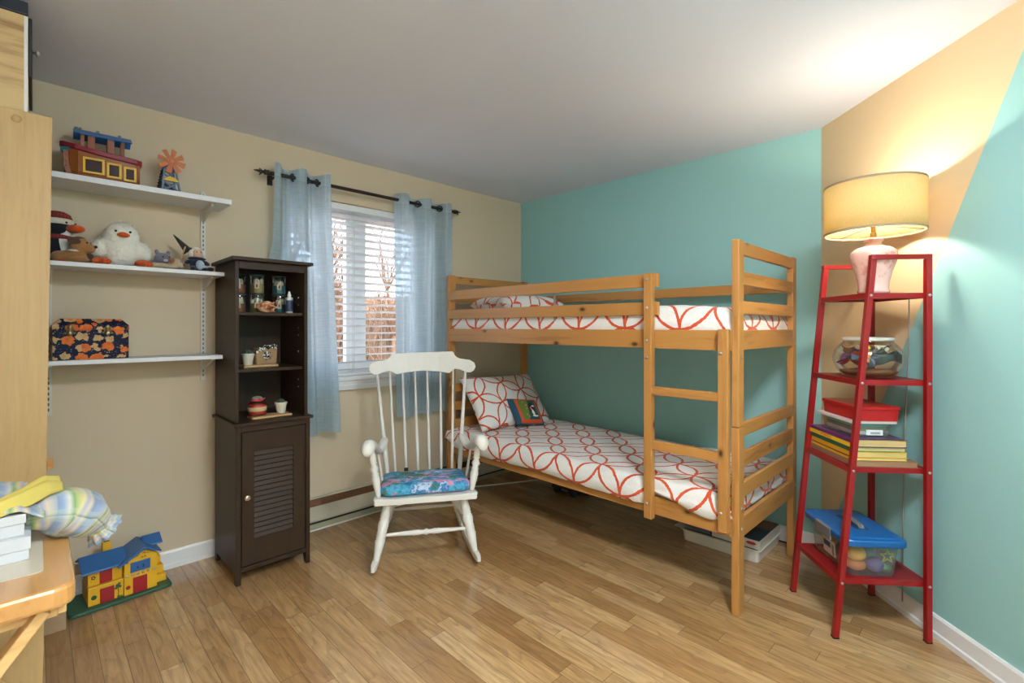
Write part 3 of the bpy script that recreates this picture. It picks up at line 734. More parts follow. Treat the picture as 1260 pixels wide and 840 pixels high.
for s in (-1, 1):
    # scrolled arm: from back post forward, dipping, then rising to a rounded knob
    P = [(0.232, 0.452, 0.612), (0.236, 0.425, 0.618), (0.242, 0.375, 0.604), (0.250, 0.31, 0.586), (0.262, 0.25, 0.586), (0.278, 0.195, 0.612), (0.294, 0.15, 0.648), (0.303, 0.105, 0.660), (0.308, 0.068, 0.648), (0.310, 0.050, 0.630)]
    W = [0.012, 0.024, 0.029, 0.029, 0.029, 0.031, 0.036, 0.041, 0.038, 0.020]; Th = [0.010, 0.016, 0.018, 0.018, 0.018, 0.020, 0.027, 0.038, 0.042, 0.024]
    rings = [[(s * (x) + w * math.cos(a), y, z + t * math.sin(a)) for a in [2 * PI * k / 14 for k in range(14)]] for (x, y, z), w, t in zip(P, W, Th)]
    part('arm', loft(B(), rings), m_chair, ch, smooth=True, subsurf=1)
    p, q = (s * 0.252, 0.105, seat_z(0.10) - 0.004), (s * 0.297, 0.135, 0.645)
    part('arm_post', turned(B(), p, q, [(0, 0.011), (0.06, 0.014), (0.20, 0.019), (0.36, 0.023), (0.42, 0.017), (0.45, 0.023), (0.48, 0.013), (0.56, 0.025), (0.64, 0.012), (0.66, 0.021), (0.70, 0.016), (0.73, 0.021), (0.9, 0.016), (1, 0.013)], 16), m_chair, ch, smooth=True)
    part('arm_spindle', turned(B(), (s * 0.235, 0.27, seat_z(0.27) - 0.004), (s * 0.268, 0.265, 0.595), [(0, 0.006), (0.3, 0.0085), (0.7, 0.007), (1, 0.006)], 10), m_chair, ch, smooth=True)
    # rocker: bent runner with a rounded front tip
    rk = []
    for i in range(25):
        y = -0.035 + 0.82 * i / 24; z = 0.020 + 0.30 * (y - 0.33) ** 2
        rk.append((s * (0.272 - 0.05 * (y / 0.8)), y, z))
    rings = []
    for i, (x, y, z) in enumerate(rk):
        h = 0.040 if 1 < i < 23 else (0.022 if i in (0, 24) else 0.034); w = 0.028 if 0 < i < 24 else 0.018
        zl = max(0.001, z - 0.02)
        rings.append([(x - w / 2, y, zl), (x + w / 2, y, zl), (x + w / 2, y, zl + h), (x - w / 2, y, zl + h)])
    part('rocker', loft(B(), rings), m_chair, ch, bevel=0.004, smooth=True, auto=0.6)
    LEG = [(0, 0.013), (0.08, 0.016), (0.20, 0.020), (0.36, 0.027), (0.385, 0.0225), (0.40, 0.027), (0.42, 0.0225), (0.44, 0.0275), (0.46, 0.023), (0.48, 0.0275), (0.50, 0.024), (0.60, 0.029), (0.66, 0.027), (0.68, 0.0225), (0.70, 0.027), (0.72, 0.0225), (0.74, 0.026), (0.88, 0.021), (1, 0.016)]
    part('leg', turned(B(), (s * 0.266, 0.045, 0.045), (s * 0.203, 0.125, seat_z(0.12) - 0.030), LEG, 16), m_chair, ch, smooth=True)
    part('leg', turned(B(), (s * 0.243, 0.50, 0.035), (s * 0.165, 0.395, seat_z(0.395) - 0.030), LEG, 16), m_chair, ch, smooth=True)
    part('side_stretcher', turned(B(), (s * 0.232, 0.075, 0.165), (s * 0.205, 0.46, 0.150), [(0, 0.007), (0.3, 0.011), (0.5, 0.012), (0.7, 0.011), (1, 0.007)], 10), m_chair, ch, smooth=True)
ST = [(0, 0.008), (0.1, 0.009), (0.34, 0.0135), (0.36, 0.016), (0.385, 0.014), (0.40, 0.0165), (0.43, 0.013), (0.47, 0.011), (0.5, 0.0185), (0.53, 0.011), (0.57, 0.013), (0.60, 0.0165), (0.615, 0.014), (0.64, 0.016), (0.66, 0.0135), (0.9, 0.009), (1, 0.008)]
part('front_stretcher', turned(B(), (-0.235, 0.085, 0.178), (0.235, 0.085, 0.178), ST, 14), m_chair, ch, smooth=True)
part('rear_stretcher', turned(B(), (-0.19, 0.432, 0.185), (0.19, 0.432, 0.185), [(0, 0.007), (0.5, 0.010), (1, 0.007)], 10), m_chair, ch, smooth=True)

def mat_seatpad():
    m, T, b = new_mat('blue painted-meadow fabric'); co = T.coord('Object')
    n1 = T.noise(T.mapping(co, (7, 12, 7), (1.3, 2.2, 0)), 1, 5, 0.65)[0]
    col = T.ramp(n1, [(0.30, K(20, 70, 96)), (0.40, K(36, 120, 164)), (0.47, K(88, 176, 204)), (0.53, K(52, 104, 172)), (0.58, K(200, 218, 230)), (0.62, K(64, 128, 190)), (0.70, K(42, 120, 112))])
    n2 = T.noise(T.mapping(co, (9, 16, 9), (8, 4, 0)), 1, 4, 0.6)[0]
    col = T.mix(T.ramp(n2, [(0.56, (0, 0, 0, 1)), (0.59, (1, 1, 1, 1))]), col, T.mix(T.noise(co, 55, 2)[0], K(206, 70, 130), K(232, 190, 214)))
    n3 = T.noise(T.mapping(co, (8, 14, 8), (3, 9, 2)), 1, 4, 0.6)[0]
    col = T.mix(T.ramp(n3, [(0.56, (0, 0, 0, 1)), (0.60, (1, 1, 1, 1))]), col, T.mix(T.noise(co, 60, 2)[0], K(36, 66, 48), K(120, 150, 110)))
    T.l.new(col, b.inputs['Base Color']); b.inputs['Roughness'].default_value = 0.85
    T.l.new(T.bump(T.noise(co, 18, 2)[0], 0.3, 0.01), b.inputs['Normal']); return m
pad = B(); rr = rrect(-0.247, 0.247, -0.185, 0.185, 0.05, 5); rings = []
for dz, g in ((0, 0.93), (0.008, 0.985), (0.024, 1.0), (0.042, 0.985), (0.054, 0.94), (0.060, 0.80), (0.062, 0.5), (0.060, 0.1)):
    rings.append([(x * g * (1 - 0.10 * (y + 0.175)), y * g, dz + 0.005 * mnoise.noise((x * 7, y * 7, 2)) * (dz > 0.02)) for x, y in rr])
loft(pad, rings)
M = MW[ch.name] @ Matrix.Translation((-0.004, 0.258, seat_z(0.258) + 0.0015)) @ Matrix.Rotation(math.atan(SL), 4, 'X') @ Matrix.Rotation(0.03, 4, 'Z')
o = solo('seat_cushion', pad, mat_seatpad(), 'blue and pink patterned seat cushion on the white rocking chair', 'cushion', M.to_translation(), rot=M.to_euler(), smooth=True)

# ================================================================== DARK CABINET
CW = wood('dark espresso veneer', K(58, 42, 30), K(44, 31, 22), 2, rough=0.45, knots=0, gscale=14, coat=0.0, bump=0.02, spec=0.2)
m_dark_in = CW
cab = thing('storage_cabinet', 'tall dark brown cabinet with open shelves above a louvred door', 'cabinet', (0.25, -2.325, 0))
cy0, cy1 = -2.508, -2.142
def cp(name, x0, x1, y0, y1, z0, z1, bv=0.002, **k): return part(name, bx(x0, x1, y0, y1, z0, z1), CW, cab, world=True, bevel=bv, **k)
for y0, y1 in ((cy0, cy0 + 0.022), (cy1 - 0.022, cy1)):
    bm = B(); prism(bm, [(0.066, 0.0), (0.095, 0.0), (0.11, 0.05), (0.42, 0.05), (0.435, 0.0), (0.468, 0.0), (0.468, 0.795), (0.066, 0.795)], 1, y0, y1)
    part('lower_side', bm, CW, cab, world=True, bevel=0.002)
    cp('upper_side', 0.066, 0.440, y0 + 0.002, y1 - 0.002, 0.811, 1.632)
cp('top_panel', 0.062, 0.470, cy0 - 0.018, cy1 + 0.018, 1.632, 1.650, 0.003)
cp('middle_panel', 0.062, 0.482, cy0 - 0.013, cy1 + 0.013, 0.795, 0.811, 0.003)
cp('back_panel', 0.066, 0.073, cy0 + 0.02, cy1 - 0.02, 0.06, 1.632, 0)
cp('header_rail', 0.425, 0.440, cy0 + 0.02, cy1 - 0.02, 1.592, 1.632)
cp('bottom_panel', 0.074, 0.445, cy0 + 0.022, cy1 - 0.022, 0.062, 0.078)
cp('plinth_rail', 0.452, 0.468, cy0 + 0.022, cy1 - 0.022, 0.062, 0.085)
cp('top_rail', 0.452, 0.468, cy0 + 0.022, cy1 - 0.022, 0.765, 0.795)
for z in (1.372, 1.078): cp('shelf', 0.074, 0.415, cy0 + 0.021, cy1 - 0.021, z - 0.016, z)
bm = B()
for y in (cy0 + 0.0205, cy1 - 0.0205):
    for z in (1.25, 1.29, 1.42, 1.46, 0.96, 1.0, 1.16):
        s_ = 1 if y < -2.3 else -1; turned(bm, (0.36, y, z), (0.36, y + s_ * 0.004, z), [(0, 0.0022), (1, 0.0016)], 8)
part('shelf_pins', bm, m_bolt, cab, world=True)
# louvred door
dy0, dy1, dz0, dz1 = cy0 + 0.026, cy1 - 0.026, 0.090, 0.762
ly0, ly1, lz0, lz1 = -2.425, -2.232, 0.215, 0.662
bm = B()
for y0, y1, z0, z1 in ((dy0, ly0, dz0, dz1), (ly1, dy1, dz0, dz1), (ly0, ly1, dz0, lz0), (ly0, ly1, lz1, dz1)): box(bm, 0.446, 0.466, y0, y1, z0, z1)
door = part('door', bm, CW, cab, world=True)
bm = B(); nl = 17
for i in range(nl):
    z = lz0 + (lz1 - lz0) * (i + 0.5) / nl; h = (lz1 - lz0) / nl
    prism(bm, [(0.449, z - h * 0.5), (0.464, z - h * 0.50), (0.466, z - h * 0.38), (0.455, z + h * 0.48), (0.449, z + h * 0.48)], 1, ly0, ly1)
part('louvres', bm, CW, door, world=True)
part('knob', turned(B(), (0.466, -2.462, 0.437), (0.496, -2.462, 0.437), [(0, 0.010), (0.25, 0.006), (0.45, 0.008), (0.6, 0.0155), (0.8, 0.0165), (0.95, 0.011), (1, 0.003)], 18), paint('brushed nickel knob', K(205, 190, 170), 0.25, metal=0.9), door, world=True, smooth=True)
# ================================================================== CABINET CONTENTS
m_cream = paint('cream ceramic', K(222, 216, 198), 0.4, 0.03)
m_ply = paint('pale wood slab', K(196, 160, 112), 0.6, 0.15, 20, stretch=(1, 0.2, 1))
m_green = paint('succulent green', K(66, 84, 62), 0.7, 0.25, 60)
m_clear = thin_glass('clear glass', gloss=0.06)
def pot(loc, r0, r1, h, label, leaves, grp):
    t = thing('potted_succulent', label, 'plant pot', loc, group=grp)
    part('pot', lathe(B(), [(r0 * 0.9, 0), (r0, 0.004), (r1, h - 0.010), (r1 * 1.10, h - 0.009), (r1 * 1.10, h), (r1 * 0.95, h), (r1 * 0.90, h - 0.012), (0.001, h - 0.014)], 24), m_cream, t, smooth=True, auto=0.6)
    bm = B(); rnd = random.Random(int(loc[1] * 1000))
    for ring, n_, tilt in ((0, 8, 1.2), (1, 7, 0.8), (2, 5, 0.35)):
        for i in range(n_):
            a = 2 * PI * i / n_ + ring; d = Vector((math.cos(a) * math.sin(tilt), math.sin(a) * math.sin(tilt), math.cos(tilt)))
            p = Vector((0, 0, h - 0.006)); tube(bm, [p, p + d * leaves * 0.5, p + d * leaves], [0.004, 0.0065, 0.0015], 6)
    part('leaves', bm, m_green, t, smooth=True)
    return t
# middle shelf: wooden slab, cream pot, small burlap basket with a checked bow
solo('wooden_slab', bx(0.23, 0.335, -2.435, -2.262, 1.0785, 1.090), m_ply, 'pale wooden slab under the basket on the middle cabinet shelf', 'board', (0.28, -2.35, 1.0785), world=True, bevel=0.002, group='pale wooden slabs')
pot((0.285, -2.402, 1.0905), 0.023, 0.030, 0.062, 'cream pot with a succulent on the middle cabinet shelf beside the basket', 0.030, 'cream succulent pots')
m_burlap = paint('burlap', K(158, 128, 92), 0.95, 0.2, 90, 0.4, 260)
m_check = None
def mat_check():
    m, T, b = new_mat('black and white ribbon'); co = T.coord()
    v = T.add('ShaderNodeTexVoronoi', {'Vector': co, 'Scale': 90.0}).outputs['Distance']
    T.l.new(T.ramp(v, [(0.40, K(228, 224, 214)), (0.52, K(30, 30, 32))]), b.inputs['Base Color']); b.inputs['Roughness'].default_value = 0.9; return m
m_check = mat_check()
t = thing('burlap_basket', 'small tan burlap basket trimmed with a black and white ribbon flower', 'basket', (0.27, -2.315, 1.0905))
part('body', prism(B(), [(x, z) for x, z in ((-0.052, 0), (0.052, 0), (0.056, 0.085), (0.03, 0.092), (-0.045, 0.088), (-0.058, 0.060))], 0, -0.04, 0.04, Matrix.Identity(4)), m_burlap, t, bevel=0.006)
bm = B(); rnd = random.Random(4)
for i in range(16):
    a = i / 15; ball(bm, (0.036 + rnd.uniform(-.006, .006), -0.058 + 0.11 * a, 0.098 - 0.03 * (1 - a) ** 2 + rnd.uniform(-.005, .008)), 0.011, 1)
part('ribbon_trim', bm, m_check, t, smooth=False)
bm = B()
for i in range(8):
    a = i * PI / 4; tube(bm, [(0.041, 0.0, 0.048), (0.045, 0.011 * math.cos(a), 0.048 + 0.011 * math.sin(a)), (0.042, 0.023 * math.cos(a), 0.048 + 0.023 * math.sin(a))], [0.004, 0.007, 0.005], 6)
ball(bm, (0.046, 0, 0.048), 0.006, 2)
part('ribbon_flower', bm, m_check, t, smooth=True)
# lower open shelf: slab, candle jar with red band, second pot
solo('wooden_slab', bx(0.31, 0.405, -2.415, -2.215, 0.8115, 0.822), m_ply, 'pale wooden slab under the candle jar on the lowest open cabinet shelf', 'board', (0.35, -2.32, 0.8115), world=True, rotz=0.0, bevel=0.002, group='pale wooden slabs')
t = thing('candle_jar', 'squat glass jar with red and cream bands and a red ribbon round its neck', 'jar', (0.335, -2.372, 0.8225))
m_jarred = paint('red wax', K(186, 48, 34), 0.5); m_jarcream = paint('cream label', K(214, 182, 136), 0.6)
JP = [(0.036, 0), (0.044, 0.004), (0.046, 0.015), (0.046, 0.058), (0.036, 0.070), (0.027, 0.075), (0.027, 0.086)]
part('glass', lathe(B(), JP + [(0.025, 0.086), (0.025, 0.075)], 28, cap=False), m_clear, t, smooth=True)
part('wax', lathe(B(), [(0.034, 0.004), (0.042, 0.008), (0.0435, 0.016), (0.0435, 0.056), (0.030, 0.060)], 28), m_jarred, t, smooth=True, auto=0.6)
part('label_band', lathe(B(), [(0.0452, 0.024), (0.0466, 0.025), (0.0466, 0.046), (0.0452, 0.047)], 28, cap=False), m_jarcream, t, smooth=True, label='cream band round the jar')
bm = lathe(B(), [(0.0275, 0.076), (0.030, 0.078), (0.030, 0.084), (0.0275, 0.086)], 24, cap=False)
for s in (-1, 1): tube(bm, [(0.028, 0.012, 0.081), (0.034, 0.012 + s * 0.010, 0.088), (0.036, 0.012 + s * 0.016, 0.094), (0.034, 0.012 + s * 0.004, 0.083)], 0.003, 6)
part('ribbon', bm, paint('red gingham ribbon', K(200, 70, 60), 0.8, 0.4, 200), t, smooth=True, label='red ribbon')
part('lid', lathe(B(), [(0.026, 0.0865), (0.027, 0.090), (0.020, 0.098), (0.006, 0.102), (0.001, 0.102)], 24), paint('grey glass lid', K(150, 150, 148), 0.3), t, smooth=True, auto=0.6)
pot((0.352, -2.255, 0.8225), 0.021, 0.029, 0.060, 'white pot with a dark succulent on the lowest open shelf beside the candle jar', 0.026, 'cream succulent pots')
# top shelf: three stacks of shell jars, a conch, a squeeze bottle
def shell_jar(loc, label, tint, sand, shells, seed):
    t = thing('decorative_jar', label, 'jar', loc, group='stacked clear jars with shells')
    R, h = 0.036, 0.100
    part('glass', lathe(B(), [(R * 0.9, 0), (R, 0.004), (R, h - 0.004), (R * 0.97, h)], 28, cap=False), m_clear, t, smooth=True)
    part('fill', lathe(B(), [(R * 0.88, 0.003), (R * 0.95, 0.006), (R * 0.95, 0.050), (0.002, 0.054)], 28), sand, t, smooth=True, auto=0.6)
    bm = B(); rnd = random.Random(seed)
    for i in range(9):
        a = rnd.uniform(0, 2 * PI); r = rnd.uniform(0.006, 0.024)
        tube(bm, [(r * math.cos(a), r * math.sin(a), 0.050), (r * math.cos(a) + 0.004, r * math.sin(a), 0.062 + 0.018 * rnd.random()), (r * math.cos(a) + 0.008, r * math.sin(a), 0.074 + 0.016 * rnd.random())], [0.010, 0.007, 0.001], 7)
    part('shells', bm, shells, t, smooth=True)
    part('tag', bx(R * 0.92, R + 0.003, -0.024, 0.000, 0.026, 0.058), paint('kraft tag ' + str(seed), K(196, 172, 148), 0.8), t, bevel=0.001)
    part('tag_print', bx(R + 0.003, R + 0.0036, -0.016, -0.009, 0.034, 0.050), paint('tag print ' + str(seed), K(60, 56, 60), 0.8), t)
    part('lid', lathe(B(), [(R * 0.98, h), (R * 1.02, h), (R * 1.02, h + 0.006), (0.002, h + 0.006)], 28), paint('dark jar lid ' + str(seed), K(40, 52, 56), 0.35), t, smooth=True, auto=0.6)
    return t
s1 = paint('olive sand', K(142, 132, 84), 0.9, 0.4, 180); s2 = paint('teal sand', K(60, 110, 118), 0.9, 0.4, 180)
s3 = paint('rust sand', K(132, 84, 62), 0.9, 0.4, 180); sh = paint('pale shells', K(206, 196, 168), 0.6, 0.3, 60)
for (x, y, sd, nm) in ((0.20, -2.425, s3, 'rust'), (0.245, -2.345, s1, 'olive'), (0.235, -2.225, s2, 'teal')):
    for k_, z in ((0, 1.3725), (1, 1.4790)):
        shell_jar((x, y, z), '%s of two stacked jars of %s sand, %s' % (('lower', 'upper')[k_], nm, {'rust': 'half hidden by the cabinet side', 'olive': 'behind the spiky shell', 'teal': 'behind the squeeze bottle'}[nm]), None, sd, sh, int(abs(y) * 1000) + k_)
def conch():
    t = thing('conch_shell', 'spiky orange and cream conch shell at the front of the top cabinet shelf', 'shell', (0.345, -2.325, 1.3725))
    bm = B(); rings = []
    for i in range(15):
        u = i / 14; r = 0.006 + 0.026 * math.sin(PI * min(1, u * 1.15)) ** 0.8 * (1 - 0.25 * u)
        y = -0.052 + 0.105 * u
        rings.append([((r * (1 + (0.34 if k % 3 == 0 and 4 < i < 13 else 0))) * math.cos(2 * PI * k / 18), y, 0.030 + (r * (1 + (0.34 if k % 3 == 0 and 4 < i < 13 else 0))) * math.sin(2 * PI * k / 18)) for k in range(18)])
    loft(bm, rings)
    for i in range(6):
        a = i * 1.05; turned(bm, (0.016 * math.cos(a), 0.018, 0.030 + 0.016 * math.sin(a)), (0.040 * math.cos(a), 0.026 + 0.01 * (i % 2), 0.030 + 0.036 * max(-0.75, math.sin(a))), [(0, 0.009), (0.5, 0.006), (1, 0.001)], 7)
    m, T, b = new_mat('conch'); n = T.noise(T.coord(), 46, 3)[0]
    T.l.new(T.ramp(n, [(0.35, K(120, 62, 40)), (0.5, K(208, 130, 84)), (0.64, K(228, 208, 176))]), b.inputs['Base Color']); b.inputs['Roughness'].default_value = 0.55
    part('shell', bm, m, t, smooth=True)
conch()
t = thing('squeeze_bottle', 'small white-capped squeeze bottle with a dark blue label on the top cabinet shelf', 'bottle', (0.335, -2.205, 1.3725))
part('body', lathe(B(), [(0.017, 0), (0.0185, 0.003), (0.0185, 0.076), (0.012, 0.086), (0.008, 0.09)], 24), paint('bottle plastic', K(226, 226, 222), 0.35), t, smooth=True, auto=0.6)
part('label', lathe(B(), [(0.0187, 0.010), (0.0189, 0.011), (0.0189, 0.071), (0.0187, 0.072)], 24, cap=False), paint('navy label', K(48, 60, 92), 0.5, 0.25, 120), t, smooth=True, label='navy blue label')
part('cap', lathe(B(), [(0.0185, 0.080), (0.019, 0.081), (0.019, 0.086), (0.009, 0.090), (0.010, 0.104), (0.007, 0.106), (0.0055, 0.118), (0.004, 0.122), (0.001, 0.122)], 20), paint('white cap', K(232, 232, 228), 0.4), t, smooth=True, auto=0.5)

# ================================================================== WALL SHELVES
m_lam = paint('white laminate', K(226, 227, 232), 0.45, 0.02)
m_std = paint('shelf standard white metal', K(214, 210, 200), 0.4)
m_slot = paint('slot shadow', K(84, 80, 74), 0.8)
for y, lb in ((-3.176, 'slotted white metal wall rail at the left of the wall shelves'), (-2.552, 'slotted white metal wall rail at the right of the wall shelves')):
    z0 = 0.88 if y < -3 else 1.0
    st = thing('shelf_standard', lb, 'shelf rail', (0.006, y, z0), group='slotted shelf rails')
    part('channel', bx(0.0005, 0.011, y - 0.012, y + 0.012, z0, 2.05), m_std, st, world=True, bevel=0.001)
    bm = B(); z = z0 + 0.02
    while z < 2.04:
        for s in (0,): box(bm, 0.0108, 0.0116, y - 0.0025, y + 0.0025, z, z + 0.014)
        z += 0.025
    part('slots', bm, m_slot, st, world=True)
for z, th, ye, lb in ((1.975, 0.026, -2.472, 'top white wall shelf holding the toy ark and windmill'), (1.585, 0.020, -2.492, 'middle white wall shelf holding the plush animals'), (1.147, 0.020, -2.5135, 'bottom white wall shelf holding the patterned chest')):
    t = thing('wall_shelf', lb, 'shelf', (0.125, -2.9, z - th), group='white wall shelves')
    y0 = -3.56
    part('board', bx(0.012, 0.250, y0, ye, z - th, z), m_lam, t, world=True, bevel=0.0015)
    for y in (-3.176, -2.552):
        bm = prism(B(), [(0.0115, z - th - 0.070), (0.016, z - th - 0.070), (0.205, z - th - 0.012), (0.205, z - th - 0.0005), (0.0115, z - th - 0.0005)], 1, y - 0.006, y + 0.006)
        part('bracket', bm, m_std, t, world=True, bevel=0.001)

# ------------------------------------------------------------------ toys, top shelf
ZT = 1.9755
m_hull = paint('toy plastic brown', K(146, 80, 36), 0.4, 0.08, 30, stretch=(1, 1, 5)); m_maroon = paint('toy plastic maroon', K(134, 30, 46), 0.38)
m_toyblue = paint('toy plastic blue', K(56, 116, 186), 0.4); m_toyyel = paint('toy plastic yellow', K(226, 182, 36), 0.4)
m_toydark = paint('toy window dark', K(58, 24, 26), 0.6); m_toyteal = paint('toy plastic teal', K(54, 146, 170), 0.4); m_post = paint('toy plastic terracotta', K(142, 80, 48), 0.45)
ark = thing('toy_ark', 'toy ark boat with brown hull, maroon deck and blue roof on the top wall shelf', 'toy boat', (0.145, -2.99, ZT), math.radians(88), rot=None)
# local: x along the boat (bow at -x), y towards the wall
def hull_ring(x, hw, z0, z1, keel): return [(x, -hw, z1), (x, -hw * 0.99, z0 + 0.03), (x, -hw * keel, z0), (x, hw * keel, z0), (x, hw * 0.99, z0 + 0.03), (x, hw, z1)]
rings = [hull_ring(-0.138, 0.012, 0.030, 0.140, 0.7), hull_ring(-0.132, 0.022, 0.012, 0.136, 0.7), hull_ring(-0.118, 0.036, 0.002, 0.132, 0.7), hull_ring(-0.090, 0.050, 0.0, 0.126, 0.75), hull_ring(-0.03, 0.056, 0.0, 0.116, 0.8), hull_ring(0.05, 0.056, 0.0, 0.108, 0.8), hull_ring(0.115, 0.054, 0.0, 0.104, 0.8), hull_ring(0.135, 0.046, 0.0, 0.104, 0.8)]
part('hull', loft(B(), rings), m_hull, ark, bevel=0.003)
bm = B()
dk = []
for x, hw, z in ((-0.152, 0.012, 0.140), (-0.140, 0.030, 0.138), (-0.10, 0.055, 0.128), (-0.03, 0.062, 0.117), (0.05, 0.062, 0.109), (0.12, 0.060, 0.104), (0.143, 0.050, 0.103)):
    dk.append([(x, -hw, z), (x, hw, z), (x, hw, z + 0.024), (x, -hw, z + 0.024)])
part('deck', loft(bm, dk), m_maroon, ark, bevel=0.004)
part('bow_trim', loft(B(), [[(-0.150, -0.012, 0.118), (-0.150, 0.012, 0.118), (-0.150, 0.014, 0.139), (-0.150, -0.014, 0.139)], [(-0.118, -0.044, 0.118), (-0.118, 0.044, 0.118), (-0.120, 0.046, 0.135), (-0.120, -0.046, 0.135)]]), m_toyteal, ark, bevel=0.003, label='teal bow trim')
bm = prism(B(), [(-0.128, 0.004), (-0.108, 0.0), (-0.112, 0.02), (-0.120, 0.06), (-0.124, 0.118), (-0.140, 0.118), (-0.138, 0.05)], 1, -0.044, -0.030)
for i in range(4): turned(bm, (-0.129, -0.044, 0.025 + 0.024 * i), (-0.129, -0.047, 0.025 + 0.024 * i), [(0, 0.003), (1, 0.002)], 8)
part('stem_post', bm, m_post, ark)
for x0, x1, z0, z1 in ((-0.074, 0.002, 0.026, 0.098), (0.010, 0.064, 0.020, 0.090), (0.072, 0.120, 0.016, 0.084)):
    bm = B(); w = 0.009
    for a in ((x0, x1, z0, z0 + w), (x0, x1, z1 - w, z1), (x0, x0 + w, z0 + w, z1 - w), (x1 - w, x1, z0 + w, z1 - w)): box(bm, a[0], a[1], -0.0615, -0.054, a[2], a[3])
    f = part('window', bm, m_toyyel, ark, bevel=0.001, label='yellow window frame')
    part('opening', bx(x0 + w, x1 - w, -0.0585, -0.052, z0 + w, z1 - w), m_toydark, f)
for x in (-0.075, -0.050, -0.038, 0.020, 0.032, 0.070):
    zb = 0.130 - 0.0 * x if x < -0.03 else 0.122
    part('cabin_post', bx(x - 0.007, x + 0.007, -0.036, -0.022, zb - 0.005, 0.206), m_post, ark, bevel=0.001)
    part('cabin_post', bx(x - 0.007, x + 0.007, 0.022, 0.036, zb - 0.005, 0.206), m_post, ark, bevel=0.001)
bm = prism(B(), [(-0.056, 0.204), (-0.05, 0.200), (0, 0.226), (0.05, 0.200), (0.056, 0.204), (0, 0.236)], 0, -0.106, 0.104)
for i in range(9): box(bm, -0.1 + i * 0.024, -0.098 + i * 0.024, -0.05, -0.004, 0.2035, 0.2065, Matrix.Rotation(0, 4, 'X'))
part('roof', bm, m_toyblue, ark)
bm = B()
for x in (-0.096, -0.082, -0.02, 0.06): box(bm, x - 0.006, x + 0.006, -0.006, 0.006, 0.232, 0.244)
part('roof_knobs', bm, paint('toy grey', K(120, 124, 122), 0.5), ark, bevel=0.002)

mill = thing('toy_windmill', 'toy windmill with blue lattice tower and orange blades on the top wall shelf', 'toy windmill', (0.145, -2.732, ZT), math.radians(96))
m_towr = paint('toy slate blue', K(104, 124, 152), 0.45); m_dk = paint('toy dark grey', K(60, 62, 68), 0.6); m_blade = paint('toy orange blade', K(206, 122, 82), 0.45)
bm = B()
for sx_ in (-1, 1):
    for sy_ in (-1, 1): bar(bm, (sx_ * 0.040, sy_ * 0.036, 0), (sx_ * 0.024, sy_ * 0.020, 0.122), 0.008, 0.008)
for sy_ in (-1, 1):
    for z0, z1 in ((0.012, 0.055), (0.070, 0.115)):
        f0, f1 = 1 - z0 / 0.122 * 0.4, 1 - z1 / 0.122 * 0.4
        for s in (-1, 1): bar(bm, (s * 0.038 * f0, sy_ * 0.035 * f0, z0), (-s * 0.038 * f1, sy_ * 0.035 * f1, z1), 0.005, 0.005)
    for z in (0.006, 0.060, 0.118):
        f = 1 - z / 0.122 * 0.4; bar(bm, (-0.040 * f, sy_ * 0.036 * f, z), (0.040 * f, sy_ * 0.036 * f, z), 0.008, 0.005)
part('tower', bm, m_towr, mill)
bm = B()
for i in range(8):
    z = 0.006 + i * 0.015; f = 1 - z / 0.122 * 0.4; box(bm, -0.050 * f, -0.041 * f, -0.034 * f, 0.034 * f, z, z + 0.006)
box(bm, -0.034, 0.034, 0.030, 0.033, 0.0, 0.06)
part('ladder', bm, m_dk, mill)
part('cap', loft(B(), [[(-0.027, -0.024, 0.122), (0.027, -0.024, 0.122), (0.027, 0.024, 0.122), (-0.027, 0.024, 0.122)], [(-0.016, -0.016, 0.160), (0.016, -0.016, 0.160), (0.016, 0.020, 0.160), (-0.016, 0.020, 0.160)]]), m_towr, mill, bevel=0.003)
part('sign', prism(B(), [(-0.032, 0.060), (0.032, 0.060), (0.030, 0.066), (0.012, 0.080), (-0.012, 0.080), (-0.030, 0.066)], 1, -0.042, -0.036), m_toyyel, mill, label='yellow sign plate')
hub = part('hub', turned(B(), (0, -0.016, 0.160), (0, -0.050, 0.160), [(0, 0.006), (0.7, 0.006), (0.71, 0.020), (0.9, 0.020), (0.92, 0.013), (1, 0.010)], 20), m_blade, mill, smooth=True, auto=0.6)
for i in range(8):
    a = 2 * PI * i / 8 + 0.18; M = Matrix.Translation((0, -0.040, 0.160)) @ Matrix.Rotation(-a, 4, 'Y') @ Matrix.Rotation(0.35, 4, 'X')
    M = Matrix.Translation((0, -0.042, 0.160)) @ Matrix.Rotation(a, 4, 'Y') @ Matrix.Rotation(0.4, 4, 'Z')
    part('blade', prism(B(), [(-0.008, 0.017), (0.008, 0.017), (0.016, 0.057), (0.004, 0.061), (-0.012, 0.060)], 1, -0.0015, 0.0015, M), m_blade, mill, bevel=0.0006)

# ------------------------------------------------------------------ plush toys, middle shelf
ZM = 1.5855
def plush(name, col, var=0.18, sc=90, bump=0.6): return paint(name, col, 0.95, var, sc, bump, 320, sheen=0.3, spec=0.1)
pl_white = plush('white fluff', K(240, 237, 226), 0.04, 40); pl_orange = plush('orange felt', K(206, 84, 24)); pl_black = plush('black plush', K(34, 34, 42))
pl_brown = plush('brown plush', K(158, 112, 68)); pl_dkbrown = plush('dark brown plush', K(96, 70, 54)); pl_grey = plush('grey plush', K(124, 122, 134)); pl_tan = plush('beige plush', K(186, 166, 142))
m_eye = paint('bead black', K(20, 20, 24), 0.2); m_eyew = paint('bead white', K(220, 220, 216), 0.3)
def RZ(a): return Matrix.Rotation(a, 4, 'Z')
def RY(a): return Matrix.Rotation(a, 4, 'Y')
def RX(a): return Matrix.Rotation(a, 4, 'X')
